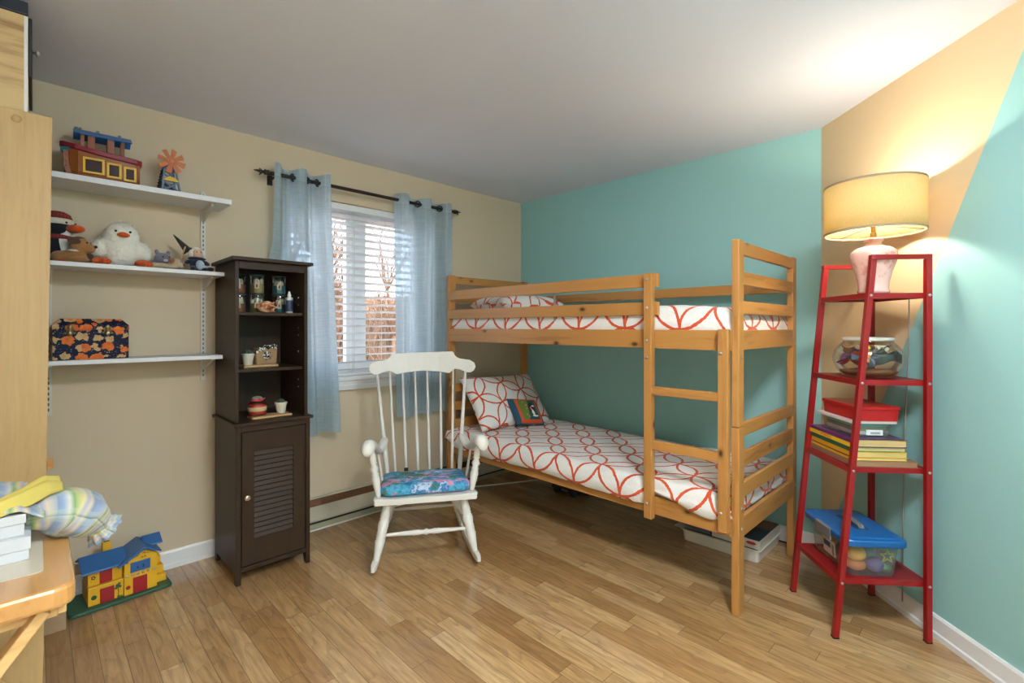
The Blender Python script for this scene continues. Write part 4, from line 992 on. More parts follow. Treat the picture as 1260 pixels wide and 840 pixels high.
# local frames: x towards the room (front), y along the shelf to the right, z up
dk_ = thing('plush_duck', 'big fluffy white toy duck with orange beak and feet on the middle wall shelf', 'soft toy', (0.125, -2.921, ZM))
body = blob('body', [((0, 0, 0.075), (0.078, 0.082, 0.078)), ((0.01, 0, 0.150), (0.064, 0.068, 0.064)), ((0.015, -0.075, 0.085), (0.034, 0.040, 0.050), RX(-0.5)), ((0.015, 0.075, 0.080), (0.034, 0.042, 0.048), RX(0.5)), ((-0.01, 0, 0.190), (0.040, 0.042, 0.034))], pl_white, dk_, 0.006, fluff=0.010, fscale=70)
def fur(bm, pts, L, n, rnd, lean):
    for c, r in pts:
        for i in range(n):
            d = Vector((rnd.gauss(0, 1), rnd.gauss(0, 1), rnd.gauss(0, 1))).normalized()
            p = Vector(c) + Vector((d.x * r[0], d.y * r[1], d.z * r[2]))
            if p.z < 0.012: continue
            t_ = (d + Vector((rnd.uniform(-.6, .6), rnd.uniform(-.6, .6), rnd.uniform(-.9, .3)))).normalized() * L * rnd.uniform(0.6, 1.2)
            s_ = t_.cross(Vector((0.3, 0.5, 0.8))).normalized() * 0.0016
            bm.faces.new([bm.verts.new(p - s_), bm.verts.new(p + s_), bm.verts.new(p + t_)])
bm = B(); fur(bm, [((0, 0, 0.075), (0.078, 0.082, 0.078)), ((0.01, 0, 0.150), (0.064, 0.068, 0.064)), ((-0.01, 0, 0.190), (0.038, 0.040, 0.030)), ((0.015, -0.075, 0.085), (0.03, 0.036, 0.046)), ((0.015, 0.075, 0.08), (0.03, 0.036, 0.046))], 0.018, 520, random.Random(2), 0)
o = part('fluff', bm, pl_white, dk_); o['kind'] = 'stuff'
blob('beak', [((0.078, 0.0, 0.148), (0.022, 0.026, 0.012)), ((0.072, 0.0, 0.152), (0.016, 0.020, 0.012))], pl_orange, dk_, 0.004, label='orange beak')
for s in (-1, 1):
    blob('foot', [((0.066, s * 0.074, 0.020), (0.040, 0.026, 0.019), RZ(s * 0.5)), ((0.086, s * 0.098, 0.016), (0.022, 0.015, 0.014), RZ(s * 0.5)), ((0.098, s * 0.076, 0.016), (0.022, 0.013, 0.014)), ((0.094, s * 0.058, 0.015), (0.020, 0.013, 0.013))], pl_orange, dk_, 0.004, label='orange foot')
    part('eye', ball(B(), (0.068, s * 0.027, 0.166), 0.0055, 2), m_eye, dk_, smooth=True)
pg = thing('plush_penguin', 'toy penguin with plaid cap and orange beak on the middle wall shelf', 'soft toy', (0.10, -3.148, ZM), 0.75)
blob('body', [((0, 0, 0.080), (0.058, 0.062, 0.080)), ((0.005, 0, 0.168), (0.052, 0.054, 0.050)), ((0.01, 0.062, 0.085), (0.02, 0.016, 0.045), RX(0.35)), ((0.01, -0.062, 0.085), (0.02, 0.016, 0.045), RX(-0.35))], pl_black, pg, 0.005)
blob('face', [((0.032, 0.010, 0.162), (0.026, 0.038, 0.034)), ((0.034, 0.0, 0.085), (0.030, 0.040, 0.060))], plush('white plush', K(224, 222, 216), 0.05), pg, 0.005, label='white face and belly')
blob('beak', [((0.078, 0.008, 0.160), (0.042, 0.027, 0.020))], pl_orange, pg, 0.004, label='orange beak')
def mat_plaid(name, a, b_, c, sc=60):
    m, T, bs = new_mat(name); s = T.sep(T.mapping(T.coord(), (sc, sc, sc))); fx = T.math('LESS_THAN', T.math('FRACT', T.math('ADD', s[0], s[1])), 0.45); fz = T.math('LESS_THAN', T.math('FRACT', s[2]), 0.45)
    T.l.new(T.mix(T.math('MULTIPLY', fx, fz), T.mix(fx, T.mix(fz, a, b_), b_), c), bs.inputs['Base Color']); bs.inputs['Roughness'].default_value = 0.95; return m
m_plaid = mat_plaid('red and brown plaid', K(74, 58, 48), K(134, 34, 36), K(168, 44, 40))
part('cap', lathe(B(), [(0.050, 0.196), (0.054, 0.204), (0.046, 0.226), (0.025, 0.238), (0.002, 0.241)], 28), m_plaid, pg, smooth=True, label='red plaid cap')
part('cap_band', lathe(B(), [(0.046, 0.176), (0.056, 0.178), (0.058, 0.192), (0.054, 0.203), (0.047, 0.204)], 28, cap=False), plush('cream fleece', K(222, 214, 196), 0.06), pg, smooth=True, label='cream cap band')
part('scarf', lathe(B(), [(0.044, 0.108), (0.062, 0.110), (0.064, 0.122), (0.050, 0.130)], 28, cap=False), m_plaid, pg, smooth=True, label='plaid scarf')
for s in (-1, 1): part('eye', ball(B(), (0.055, 0.010 + s * 0.022, 0.186), 0.005, 2), m_eye, pg, smooth=True)
for s in (-1, 1): blob('foot', [((0.055, s * 0.034, 0.012), (0.036, 0.022, 0.0115))], pl_orange, pg, 0.004)
dg = thing('plush_dog', 'brown toy dog with darker ears lying between the toy penguin and the white duck', 'soft toy', (0.185, -3.078, ZM), 1.15)
blob('body', [((-0.03, 0, 0.030), (0.060, 0.034, 0.029)), ((-0.068, 0.0, 0.028), (0.034, 0.036, 0.027)), ((0.012, 0.028, 0.014), (0.038, 0.015, 0.013)), ((0.012, -0.028, 0.014), (0.038, 0.015, 0.013)), ((0.002, 0, 0.082), (0.038, 0.036, 0.038)), ((0.034, 0, 0.070), (0.028, 0.024, 0.024)), ((-0.01, 0, 0.052), (0.026, 0.026, 0.028))], pl_brown, dg, 0.005)
for s in (-1, 1): blob('ear', [((-0.004, s * 0.034, 0.096), (0.026, 0.009, 0.022), RX(-s * 0.5))], pl_dkbrown, dg, 0.004, label='dark brown ear')
blob('hair_patch', [((0.0, 0, 0.112), (0.024, 0.026, 0.011))], pl_dkbrown, dg, 0.004)
part('nose', ball(B(), (0.062, 0, 0.078), (0.007, 0.009, 0.007), 2), m_eye, dg, smooth=True)
for s in (-1, 1): part('eye', ball(B(), (0.036, s * 0.016, 0.094), 0.004, 2), m_eye, dg, smooth=True)
part('collar', lathe(B(), [(0.026, 0.052), (0.031, 0.053), (0.031, 0.059), (0.026, 0.060)], 20, c=(-0.012, 0, 0), cap=False), m_eyew, dg, smooth=True)
ct = thing('plush_cat', 'small grey toy cat lying just right of the white duck', 'soft toy', (0.105, -2.762, ZM), 0.3)
blob('body', [((-0.02, 0, 0.030), (0.040, 0.045, 0.029)), ((0.012, 0.006, 0.058), (0.034, 0.040, 0.034)), ((0.03, 0.028, 0.014), (0.026, 0.013, 0.013)), ((0.03, -0.020, 0.014), (0.026, 0.013, 0.013)), ((0.01, -0.022, 0.094), (0.008, 0.010, 0.013)), ((0.01, 0.032, 0.094), (0.008, 0.010, 0.013))], pl_grey, ct, 0.004)
blob('muzzle', [((0.040, 0.004, 0.050), (0.010, 0.012, 0.008))], plush('white muzzle', K(220, 218, 212), 0.05), ct, 0.003)
for s in (-1, 1): part('eye', ball(B(), (0.041, 0.006 + s * 0.014, 0.067), 0.004, 2), m_eye, ct, smooth=True)
pp = thing('plush_puppy', 'floppy beige toy puppy lying flat in front of the grey toy cat', 'soft toy', (0.205, -2.750, ZM), 1.2)
blob('body', [((-0.045, 0, 0.016), (0.062, 0.026, 0.0155)), ((0.035, 0, 0.030), (0.028, 0.026, 0.026)), ((0.055, 0.004, 0.022), (0.016, 0.015, 0.014)), ((0.02, 0.028, 0.010), (0.034, 0.011, 0.0095)), ((0.02, -0.028, 0.010), (0.034, 0.011, 0.0095))], pl_tan, pp, 0.004)
for s in (-1, 1): blob('ear', [((0.026, s * 0.026, 0.040), (0.014, 0.007, 0.014))], plush('rust ear', K(160, 104, 70)), pp, 0.003, label='rust brown ear')
for s in (-1, 1): part('eye', ball(B(), (0.058, 0.002 + s * 0.011, 0.037), 0.0035, 2), paint('blue bead', K(50, 90, 150), 0.2), pp, smooth=True)
part('nose', ball(B(), (0.071, 0.004, 0.026), 0.004, 2), m_eye, pp, smooth=True)
wd = thing('doll', 'small white-haired doll in navy clothes with dark pointed hat and broomstick', 'doll', (0.15, -2.612, ZM), 0.15)
m_navy = plush('navy cloth', K(34, 40, 60)); m_pale = plush('pale blue cloth', K(176, 188, 200), 0.1); m_skin = paint('doll skin', K(214, 172, 150), 0.6)
blob('body', [((0, 0, 0.036), (0.028, 0.032, 0.036)), ((0.03, -0.028, 0.013), (0.034, 0.013, 0.012), RZ(-0.4)), ((0.03, 0.028, 0.013), (0.034, 0.013, 0.012), RZ(0.5)), ((0.012, 0.038, 0.050), (0.014, 0.024, 0.012), RX(-0.4)), ((0.012, -0.038, 0.050), (0.014, 0.024, 0.012), RX(0.4))], m_navy, wd, 0.004)
blob('apron', [((0.022, 0.008, 0.036), (0.014, 0.022, 0.026))], m_pale, wd, 0.003, label='pale blue apron')
blob('head', [((0.008, 0, 0.098), (0.024, 0.025, 0.026)), ((0.030, 0.0, 0.094), (0.006, 0.005, 0.006))], m_skin, wd, 0.003)
blob('hair', [((-0.008, 0, 0.108), (0.026, 0.032, 0.026)), ((0.004, -0.028, 0.098), (0.014, 0.012, 0.020)), ((0.004, 0.028, 0.098), (0.014, 0.012, 0.020)), ((0.008, -0.010, 0.122), (0.016, 0.014, 0.010))], plush('white hair', K(226, 222, 212), 0.08), wd, 0.003, fluff=0.004, fscale=120)
for s in (-1, 1): part('eye', ball(B(), (0.029, s * 0.009, 0.102), 0.003, 2), m_eye, wd, smooth=True)
blob('collar', [((0.006, 0, 0.070), (0.026, 0.044, 0.010))], m_navy, wd, 0.003)
part('hat', turned(B(), (-0.02, -0.030, 0.108), (-0.028, -0.098, 0.188), [(0, 0.032), (0.06, 0.030), (0.10, 0.019), (0.6, 0.010), (0.9, 0.004), (1, 0.001)], 16), plush('charcoal felt', K(56, 52, 48)), wd, smooth=True, label='dark pointed hat')
part('broomstick', tube(B(), [(0.02, -0.100, 0.002), (0.0, -0.052, 0.128)], 0.0035, 8), m_ply, wd, smooth=True)
for s in (-1, 1): blob('shoe', [((0.066, s * 0.040, 0.013), (0.020, 0.013, 0.0125), RZ(s * 0.5))], plush('dark shoe', K(44, 44, 52)), wd, 0.003)

# ------------------------------------------------------------------ patterned chest, bottom shelf
def mat_chest():
    m, T, b = new_mat('navy fabric with orange and tan motifs'); co = T.coord()
    v = T.add('ShaderNodeTexVoronoi', {'Vector': T.mapping(co, (21, 21, 24)), 'Scale': 1.0, 'Randomness': 0.55})
    d = T.math('ADD', v.outputs['Distance'], T.math('MULTIPLY', T.math('SUBTRACT', T.noise(co, 55, 3)[0], 0.5), 0.62))
    pick = T.sep(v.outputs['Color'])[0]
    mot = T.mix(T.math('GREATER_THAN', pick, 0.40), T.mix(T.noise(co, 48, 2)[0], K(168, 54, 26), K(238, 140, 58)), T.mix(T.noise(co, 40, 2)[0], K(150, 116, 74), K(214, 180, 130)))
    core = T.mix(T.math('LESS_THAN', d, 0.20), mot, T.mix(T.noise(co, 90, 2)[0], K(226, 128, 52), K(196, 80, 36)))
    bg = T.mix(T.math('GREATER_THAN', T.noise(co, 230, 1)[0], 0.70), K(14, 20, 48), K(168, 160, 140))
    T.l.new(T.mix(T.math('LESS_THAN', d, 0.52), bg, core), b.inputs['Base Color']); b.inputs['Roughness'].default_value = 0.6; b.inputs['Specular IOR Level'].default_value = 0.2; return m
m_chest = mat_chest(); m_abrass = paint('antique brass', K(150, 142, 104), 0.3, 0.2, 60, metal=0.85)
chst = thing('patterned_chest', 'navy chest with orange and tan motifs and brass clasps on the bottom wall shelf', 'chest', (0.135, -3.035, 1.1475))
part('body', bx(-0.085, 0.088, -0.132, 0.132, 0.0, 0.135), m_chest, chst, bevel=0.002)
lid = part('lid', loft(B(), [[(-0.087, -0.134, 0.1355), (0.090, -0.134, 0.1355), (0.090, 0.134, 0.1355), (-0.087, 0.134, 0.1355)], [(-0.087, -0.134, 0.155), (0.090, -0.134, 0.155), (0.090, 0.134, 0.155), (-0.087, 0.134, 0.155)], [(-0.060, -0.106, 0.186), (0.062, -0.106, 0.186), (0.062, 0.106, 0.186), (-0.060, 0.106, 0.186)]]), m_chest, chst, bevel=0.002)
for y in (-0.075, 0.055):
    bm = turned(B(), (0.089, y, 0.120), (0.098, y, 0.120), [(0, 0.012), (0.6, 0.011), (1, 0.006)], 14)
    box(bm, 0.090, 0.096, y - 0.006, y + 0.006, 0.120, 0.156); ball(bm, (0.094, y, 0.148), (0.006, 0.009, 0.011), 2)
    for s in (-1, 1): ball(bm, (0.091, y + s * 0.015, 0.121), (0.004, 0.005, 0.005), 2); tube(bm, [(0.094, y + s * 0.010, 0.128), (0.096, y + s * 0.014, 0.140), (0.094, y + s * 0.004, 0.152)], 0.002, 6)
    part('clasp', bm, m_abrass, chst, smooth=True, label='brass clasp')
part('handle', tube(B(), [(0.03, -0.1335, 0.075), (0.03, -0.148, 0.068), (0.0, -0.152, 0.058), (-0.03, -0.148, 0.068), (-0.03, -0.1335, 0.075)], 0.004, 8), m_abrass, chst, smooth=True, label='brass end handle')
# ================================================================== LEFT SIDE: wardrobe, desk and what is on them
m_birch = wood('pale birch panel', K(200, 166, 112), K(178, 142, 90), 2, rough=0.5, gscale=16, coat=0.1, bump=0.02)
m_deskw = wood('golden pine table top', K(204, 150, 86), K(170, 112, 56), 0, rough=0.22, gscale=9, coat=0.5)
m_legw = wood('light pine leg', K(222, 182, 120), K(190, 146, 84), 1, rough=0.4, gscale=12)
wa = thing('wardrobe', 'tall pale birch wardrobe at the left edge of the room', 'wardrobe', (0.59, -3.49, 0), rot=(math.radians(-0.7), 0, 0))
M_ = MW[wa.name]
part('side_panel', bx(0.190, 0.210, -0.27, 0.288, 0.0, 2.035), m_birch, wa, bevel=0.002)
part('side_panel', bx(-0.21, -0.190, -0.27, 0.288, 0.0, 2.035), m_birch, wa, bevel=0.002)
part('top_panel', bx(-0.19, 0.19, -0.27, 0.288, 2.013, 2.034), m_birch, wa, bevel=0.001)
part('bottom_panel', bx(-0.19, 0.19, -0.27, 0.27, 0.06, 0.08), m_birch, wa)
part('back_panel', bx(-0.19, 0.19, -0.27, -0.262, 0.08, 2.013), m_birch, wa)
for s in (-1, 1):
    d_ = part('door', bx(min(s * 0.003, s * 0.187), max(s * 0.003, s * 0.187), 0.268, 0.287, 0.085, 2.008), m_birch, wa, bevel=0.002)
part('hinge_block', bx(0.192, 0.2095, 0.2885, 0.305, 0.80, 0.835), m_deskw, wa, bevel=0.002)
part('peg', turned(B(), (0.21, 0.20, 2.004), (0.216, 0.20, 2.004), [(0, 0.013), (0.6, 0.012), (1, 0.004)], 16), m_birch, wa, smooth=True)
# box on the wardrobe
m_stripe = wood('streaky pine box side', K(218, 186, 132), K(140, 96, 50), 1, rough=0.5, gscale=7, coat=0.1)
tb = thing('wooden_box', 'streaky pine box with a dark lid on top of the birch wardrobe', 'box', (0.58, -3.50, 2.037))
part('body', bx(-0.20, 0.185, -0.20, 0.262, 0.0, 0.338), m_stripe, tb, bevel=0.002)
part('lid', bx(-0.205, 0.19, -0.205, 0.262, 0.339, 0.385), paint('dark navy lid', K(40, 44, 58), 0.4), tb, bevel=0.003, label='dark navy lid')
fp = part('front_plate', bx(-0.19, 0.184, 0.2625, 0.272, 0.13, 0.335), paint('black front plate', K(38, 38, 42), 0.4), tb, bevel=0.002, label='black front plate')
part('knob', turned(B(), (0.165, 0.272, 0.225), (0.165, 0.292, 0.225), [(0, 0.004), (0.4, 0.004), (0.5, 0.011), (0.85, 0.011), (1, 0.005)], 14), m_bolt, fp, smooth=True)
part('edge_strip', bx(0.1852, 0.1868, 0.252, 0.2615, 0.0, 0.335), m_white, tb, label='white edge strip')

desk = thing('desk', 'golden pine table with crossed legs in the near left corner', 'desk', (1.30, -3.46, 0))
ol = rrect(0.825, 1.745, -3.78, -3.157, 0.035, 5)
part('table_top', prism(B(), ol, 2, 0.700, 0.745), m_deskw, desk, world=True, bevel=0.008)
part('apron', bx(0.90, 1.665, -3.185, -3.170, 0.655, 0.6995), m_legw, desk, world=True, bevel=0.002)
part('end_apron', bx(1.665, 1.685, -3.72, -3.185, 0.660, 0.6995), m_legw, desk, world=True, bevel=0.002)
for x, s in ((1.690, 1), (0.875, -1)):
    part('leg', bar(B(), (x + s * 0.0, -3.205, 0.690), (x, -3.70, 0.012), 0.022, 0.052, (1, 0, 0)), m_legw, desk, world=True, bevel=0.003)
    part('leg', bar(B(), (x - s * 0.026, -3.70, 0.690), (x - s * 0.026, -3.205, 0.012), 0.022, 0.052, (1, 0, 0)), m_legw, desk, world=True, bevel=0.003)
part('foot_rail', bar(B(), (0.86, -3.45, 0.30), (1.66, -3.45, 0.30), 0.02, 0.045), m_legw, desk, world=True)
part('peg', turned(B(), (1.686, -3.212, 0.672), (1.698, -3.212, 0.672), [(0, 0.010), (0.7, 0.010), (1, 0.004)], 14), m_birch, desk, world=True, smooth=True)
solo('desk_mat', prism(B(), rrect(1.02, 1.63, -3.70, -3.207, 0.01, 3), 2, 0.7455, 0.7475), paint('translucent grey mat', K(206, 196, 176), 0.25), 'pale grey mat lying on the pine table under the white boxes', 'mat', (1.3, -3.45, 0.7455), world=True)
m_card = paint('white card', K(204, 206, 210), 0.6, 0.02)
def lidbox(name, lab, x0, x1, y0, y1, z0, h, lidh):
    t = thing(name, lab, 'box', ((x0 + x1) / 2, (y0 + y1) / 2, z0), group='white boxes on the pine table')
    part('body', bx(x0 + 0.003, x1 - 0.003, y0 + 0.003, y1 - 0.003, z0, z0 + h - lidh), m_card, t, world=True, bevel=0.001)
    part('lid', bx(x0, x1, y0, y1, z0 + h - lidh + 0.0005, z0 + h), m_card, t, world=True, bevel=0.001)
lidbox('white_box', 'lower of the two white boxes on the pine table', 1.18, 1.535, -3.60, -3.228, 0.748, 0.055, 0.030)
lidbox('white_box', 'upper of the two white boxes, under the striped dress', 1.19, 1.52, -3.58, -3.236, 0.8035, 0.050, 0.022)
# thin dark and blue books standing behind the boxes
solo('thin_book', bx(1.165, 1.178, -3.42, -3.220, 0.748, 0.800), paint('navy cover', K(54, 66, 104), 0.5), 'thin navy book leaning against the white boxes on the pine table', 'book', (1.17, -3.32, 0.748), world=True, bevel=0.001)

# striped dress thrown over the boxes
def mat_stripes():
    m, T, b = new_mat('pastel striped cotton'); co = T.coord('UV'); s = T.sep(co)
    w = T.math('ADD', s[0], T.math('MULTIPLY', T.noise(co, 6, 2)[0], 0.02))
    f = T.math('FRACT', T.math('MULTIPLY', w, 13.0))
    c = T.ramp(f, [(0.0, K(140, 156, 184)), (0.16, K(200, 196, 190)), (0.30, K(122, 160, 100)), (0.44, K(212, 198, 140)), (0.58, K(164, 166, 188)), (0.72, K(206, 190, 164)), (0.86, K(122, 142, 168)), (1.0, K(140, 156, 184))], 'LINEAR')
    g = T.math('FRACT', T.math('MULTIPLY', s[1], 15.0))
    c = T.mix(T.math('MULTIPLY', T.math('LESS_THAN', g, 0.3), 0.35), c, K(176, 190, 170))
    T.l.new(c, b.inputs['Base Color']); b.inputs['Roughness'].default_value = 0.9; b.inputs['Sheen Weight'].default_value = 0.2
    T.l.new(T.bump(T.noise(co, 9, 3)[0], 0.35, 0.02), b.inputs['Normal']); return m
m_stri = mat_stripes(); m_yel = paint('soft yellow cotton', K(204, 184, 92), 0.9, 0.06, 14, 0.3, 30)
dr = thing('dress', 'crumpled pastel striped dress with yellow trim thrown over the white boxes', 'dress', (1.36, -3.30, 0.86))
def cloth(name, f, nu, nv, mat, us, vs_, label=None, th=0.004):
    bm = B(); uv = bm.loops.layers.uv.new('UVMap'); G = [[bm.verts.new(f(i / nu, j / nv)) for i in range(nu + 1)] for j in range(nv + 1)]
    for j in range(nv):
        for i in range(nu):
            fc = bm.faces.new((G[j][i], G[j][i + 1], G[j + 1][i + 1], G[j + 1][i]))
            for lp, (a, b_) in zip(fc.loops, ((i, j), (i + 1, j), (i + 1, j + 1), (i, j + 1))): lp[uv].uv = (a / nu * us, b_ / nv * vs_)
    o = part(name, bm, mat, dr, world=True, smooth=True, label=label)
    md = o.modifiers.new('thickness', 'SOLIDIFY'); md.thickness = th; md.offset = 1
    return o
def heap(u, v):
    x = 1.22 + 0.30 * v; y = -3.62 + 0.415 * u
    z = 0.858 + 0.055 * math.sin(PI * min(1, u * 1.02)) ** 0.7 * math.sin(PI * v) ** 0.5 + 0.012 * math.sin(9 * v + 4 * u) * math.sin(PI * u) + 0.012 * mnoise.noise((u * 5, v * 5, 1)) * math.sin(PI * u)
    if u > 0.90: z -= 0.025 * (u - 0.90) / 0.10
    return (x, y, z)
cloth('skirt', heap, 40, 36, m_stri, 0.55, 0.4)
def band(u, v):   # yellow sash: rises from the near left, over the heap, down to the sleeve
    P = [(1.545, -3.46, 0.852), (1.54, -3.37, 0.850), (1.535, -3.29, 0.852), (1.50, -3.232, 0.866), (1.45, -3.195, 0.876), (1.415, -3.170, 0.868)]
    k = u * (len(P) - 1); i = min(int(k), len(P) - 2); t = k - i; p = Vector(P[i]).lerp(Vector(P[i + 1]), t)
    w = 0.03 + 0.06 * sm(0.15, 0.75, u)
    return (p.x - w * v * 0.8, p.y - 0.01 * v, p.z + 0.016 * math.sin(PI * v) + 0.022 * v * sm(0.0, 0.5, u) * (1 - 0.5 * sm(0.7, 1, u)) + 0.005 * math.sin(12 * v + 6 * u))
cloth('sash', band, 36, 14, m_yel, 0.3, 0.1, 'yellow sash')
def sleeve(u, v):  # puffed tube from the shoulder to a gathered cuff
    C_ = [(1.43, -3.245, 0.818), (1.42, -3.205, 0.820), (1.405, -3.165, 0.810), (1.395, -3.130, 0.786), (1.385, -3.108, 0.760), (1.38, -3.096, 0.742), (1.375, -3.082, 0.726)]
    R_ = [0.026, 0.050, 0.064, 0.064, 0.046, 0.030, 0.047]
    k = u * 6; i = min(int(k), 5); t = k - i; t = t * t * (3 - 2 * t) if False else t
    c = Vector(C_[i]).lerp(Vector(C_[i + 1]), t); r = R_[i] * (1 - t) + R_[i + 1] * t
    d = (Vector(C_[i + 1]) - Vector(C_[i])).normalized(); x, y = frame_of(d); a = 2 * PI * v
    ru = (0.10 * math.sin(11 * a) * sm(0.55, 0.95, u) + 0.05 * math.sin(5 * a + 9 * u) * sm(0.0, 0.3, u) + 0.10 * mnoise.noise((math.cos(a) * 1.5, math.sin(a) * 1.5, u * 5)))
    p = c + (x * math.cos(a) + y * math.sin(a) * 0.95) * r * (1 + ru)
    return (p.x, p.y, max(p.z, 0.7485) if p.y < -3.15 else p.z)
cloth('sleeve', sleeve, 44, 44, m_stri, 0.30, 0.42, th=0.002)

# cardboard box on the floor behind the table
m_cb = paint('brown cardboard', K(168, 138, 106), 0.85, 0.10, 10, stretch=(1, 1, 4))
cb = thing('cardboard_box', 'brown cardboard box on the floor between the wardrobe and the toy house', 'box', (0.18, -3.33, 0))
part('body', bx(0.03, 0.328, -3.47, -3.126, 0.0, 0.165), m_cb, cb, world=True, bevel=0.002)
part('flap', bx(0.03, 0.326, -3.30, -3.127, 0.1655, 0.169), m_cb, cb, world=True)
part('flap', bx(0.03, 0.326, -3.47, -3.305, 0.1655, 0.169), m_cb, cb, world=True)
part('handle_hole', prism(B(), rrect(-3.165, -3.140, 0.105, 0.118, 0.005, 3), 0, 0.327, 0.3285), paint('dark hole', K(34, 26, 20), 0.9), cb, world=True)

# ------------------------------------------------------------------ toy house  (local x along the front, y towards the wall)
ho = thing('toy_house', 'yellow plastic toy house with blue roof and red doors on a green base', 'toy house', (0.259, -3.116, 0), math.atan2(0.387, -0.03))
m_hy = paint('toy house yellow', K(226, 172, 32), 0.42, 0.05, 10); m_hb = paint('toy house blue', K(44, 96, 152), 0.4, 0.05); m_hr = paint('toy house red', K(158, 22, 26), 0.42); m_hg = paint('toy base green', K(30, 82, 58), 0.42)
m_ink = paint('toy print ink', K(52, 48, 42), 0.6); m_hgd = paint('toy print green', K(36, 92, 58), 0.6)
part('base', prism(B(), rrect(0.0, 0.388, 0.0, 0.215, 0.02, 4), 2, 0.0, 0.016), m_hg, ho, bevel=0.004)
part('left_wing', loft(B(), [[(0.070, 0.035, 0.0165), (0.198, 0.035, 0.0165), (0.198, 0.19, 0.0165), (0.070, 0.19, 0.0165)], [(0.070, 0.035, 0.096), (0.198, 0.035, 0.096), (0.198, 0.19, 0.096), (0.070, 0.19, 0.096)]]), m_hy, ho, bevel=0.002)
part('upper_wing', bx(0.072, 0.198, 0.058, 0.188, 0.0965, 0.182), m_hy, ho, bevel=0.002)
part('balcony_edge', bx(0.070, 0.198, 0.030, 0.040, 0.092, 0.102), m_hy, ho, bevel=0.002)
gx0, gx1 = 0.199, 0.328
part('gable_wing', prism(B(), [(gx0, 0.0165), (gx1, 0.0165), (gx1, 0.182), ((gx0 + gx1) / 2 + 0.012, 0.216), (gx0, 0.182)], 1, 0.024, 0.188), m_hy, ho, bevel=0.002)
# roofs
bm = B(); prism(bm, [(0.022, 0.168), (0.024, 0.176), (0.108, 0.228), (0.200, 0.184), (0.198, 0.176), (0.108, 0.218)], 0, 0.045, 0.215)
part('main_roof', bm, m_hb, ho, bevel=0.002)
bm = B(); ax_ = (gx0 + gx1) / 2 + 0.012
prism(bm, [(gx0 - 0.024, 0.160), (gx0 - 0.026, 0.170), (ax_, 0.232), (gx1 + 0.014, 0.196), (gx1 + 0.016, 0.186), (ax_, 0.219)], 1, 0.006, 0.185)
part('gable_roof', bm, m_hb, ho, bevel=0.002)
part('back_roof', prism(B(), [(0.070, 0.205), (0.072, 0.213), (0.128, 0.246), (0.200, 0.20), (0.198, 0.192), (0.128, 0.234)], 0, 0.285, 0.362), m_hb, ho, bevel=0.002)
part('chimney', bx(0.135, 0.168, 0.125, 0.152, 0.20, 0.262), m_hy, ho, bevel=0.002)
part('chimney_hole', bx(0.141, 0.162, 0.131, 0.146, 0.262, 0.2625), m_ink, ho)
for i, (z, y) in enumerate(((0.052, 0.060), (0.090, 0.085), (0.128, 0.11))): part('step', bx(gx1 + 0.0005, gx1 + 0.046 - 0.006 * i, y, 0.185, 0.0165 if i == 0 else (0.052, 0.090)[i - 1] + 0.0005, z), m_hy, ho, bevel=0.002)
part('door', bx(0.112, 0.164, 0.032, 0.0375, 0.017, 0.084), m_hr, ho, bevel=0.0015, label='red lower door of the left wing')
part('door', bx(0.114, 0.160, 0.054, 0.060, 0.100, 0.166), m_hr, ho, bevel=0.0015, label='red upper door of the left wing')
part('door', bx(0.232, 0.288, 0.021, 0.027, 0.017, 0.092), m_hr, ho, bevel=0.0015, label='red garage door')
scn = part('picture_screen', bx(0.222, 0.300, 0.0215, 0.027, 0.118, 0.166), m_hb, ho, bevel=0.0015)
bm = B()
for cx, h in ((0.250, 0.014), (0.272, 0.018)):
    prism(bm, [(cx - 0.004, 0.132), (cx + 0.004, 0.132), (cx + 0.003, 0.132 + h * 0.7), (cx, 0.132 + h), (cx - 0.003, 0.132 + h * 0.7)], 1, 0.0208, 0.0214)
part('screen_print', bm, paint('screen figures', K(28, 50, 92), 0.6), scn)
for i in range(6): part('stud', ball(B(), (0.209 + i * 0.0208, 0.0225, 0.107 + 0.0), (0.0062, 0.004, 0.0062), 2), m_bolt, ho, smooth=True)
bm = B(); xs = 0.0
def put_text(txt, size, x, z, y=0.0236, rot=0.0):
    tb_ = text_bm(txt, size); tb_.transform(Matrix.Translation((x, y, z)) @ Matrix.Rotation(-rot, 4, 'Y') @ Matrix.Rotation(PI / 2, 4, 'X')); return tb_
for i, (c, a) in enumerate(zip('Mon Manoir', [0.5, 0.42, 0.34, 0.25, 0.16, 0.06, -0.03, -0.12, -0.2, -0.26])):
    if c == ' ': continue
    o_ = put_text(c, 0.0125, 0.2415 + i * 0.0072 + (0.003 if c == 'M' else 0), 0.190 + 0.0085 * math.sin(PI * (i + 0.5) / 10), rot=a * 0.6)
    part('lettering', o_, m_ink, ho)
part('lettering', put_text('de', 0.012, 0.268, 0.181), m_ink, ho)
bm = B()
for s in (-1, 1): turned(bm, (0.279 + s * 0.0017, 0.0238, 0.1822), (0.279 + s * 0.0017, 0.0228, 0.1822), [(0, 0.0022), (1, 0.0022)], 10)
prism(bm, [(0.2752, 0.1815), (0.279, 0.1772), (0.2828, 0.1815)], 1, 0.0228, 0.0238)
part('heart_print', bm, m_hr, ho)
part('porthole', turned(B(), (0.091, 0.035, 0.052), (0.091, 0.0335, 0.052), [(0, 0.0105), (1, 0.0095)], 18), m_hgd, ho, label='green round print')
part('porthole', turned(B(), (0.214, 0.024, 0.052), (0.214, 0.0225, 0.052), [(0, 0.0095), (1, 0.009)], 18), m_hr, ho, label='red round print')
bm = B(); tube(bm, [(0.178, 0.0342, 0.02), (0.180, 0.0342, 0.045), (0.177, 0.0342, 0.066)], 0.0016, 6)
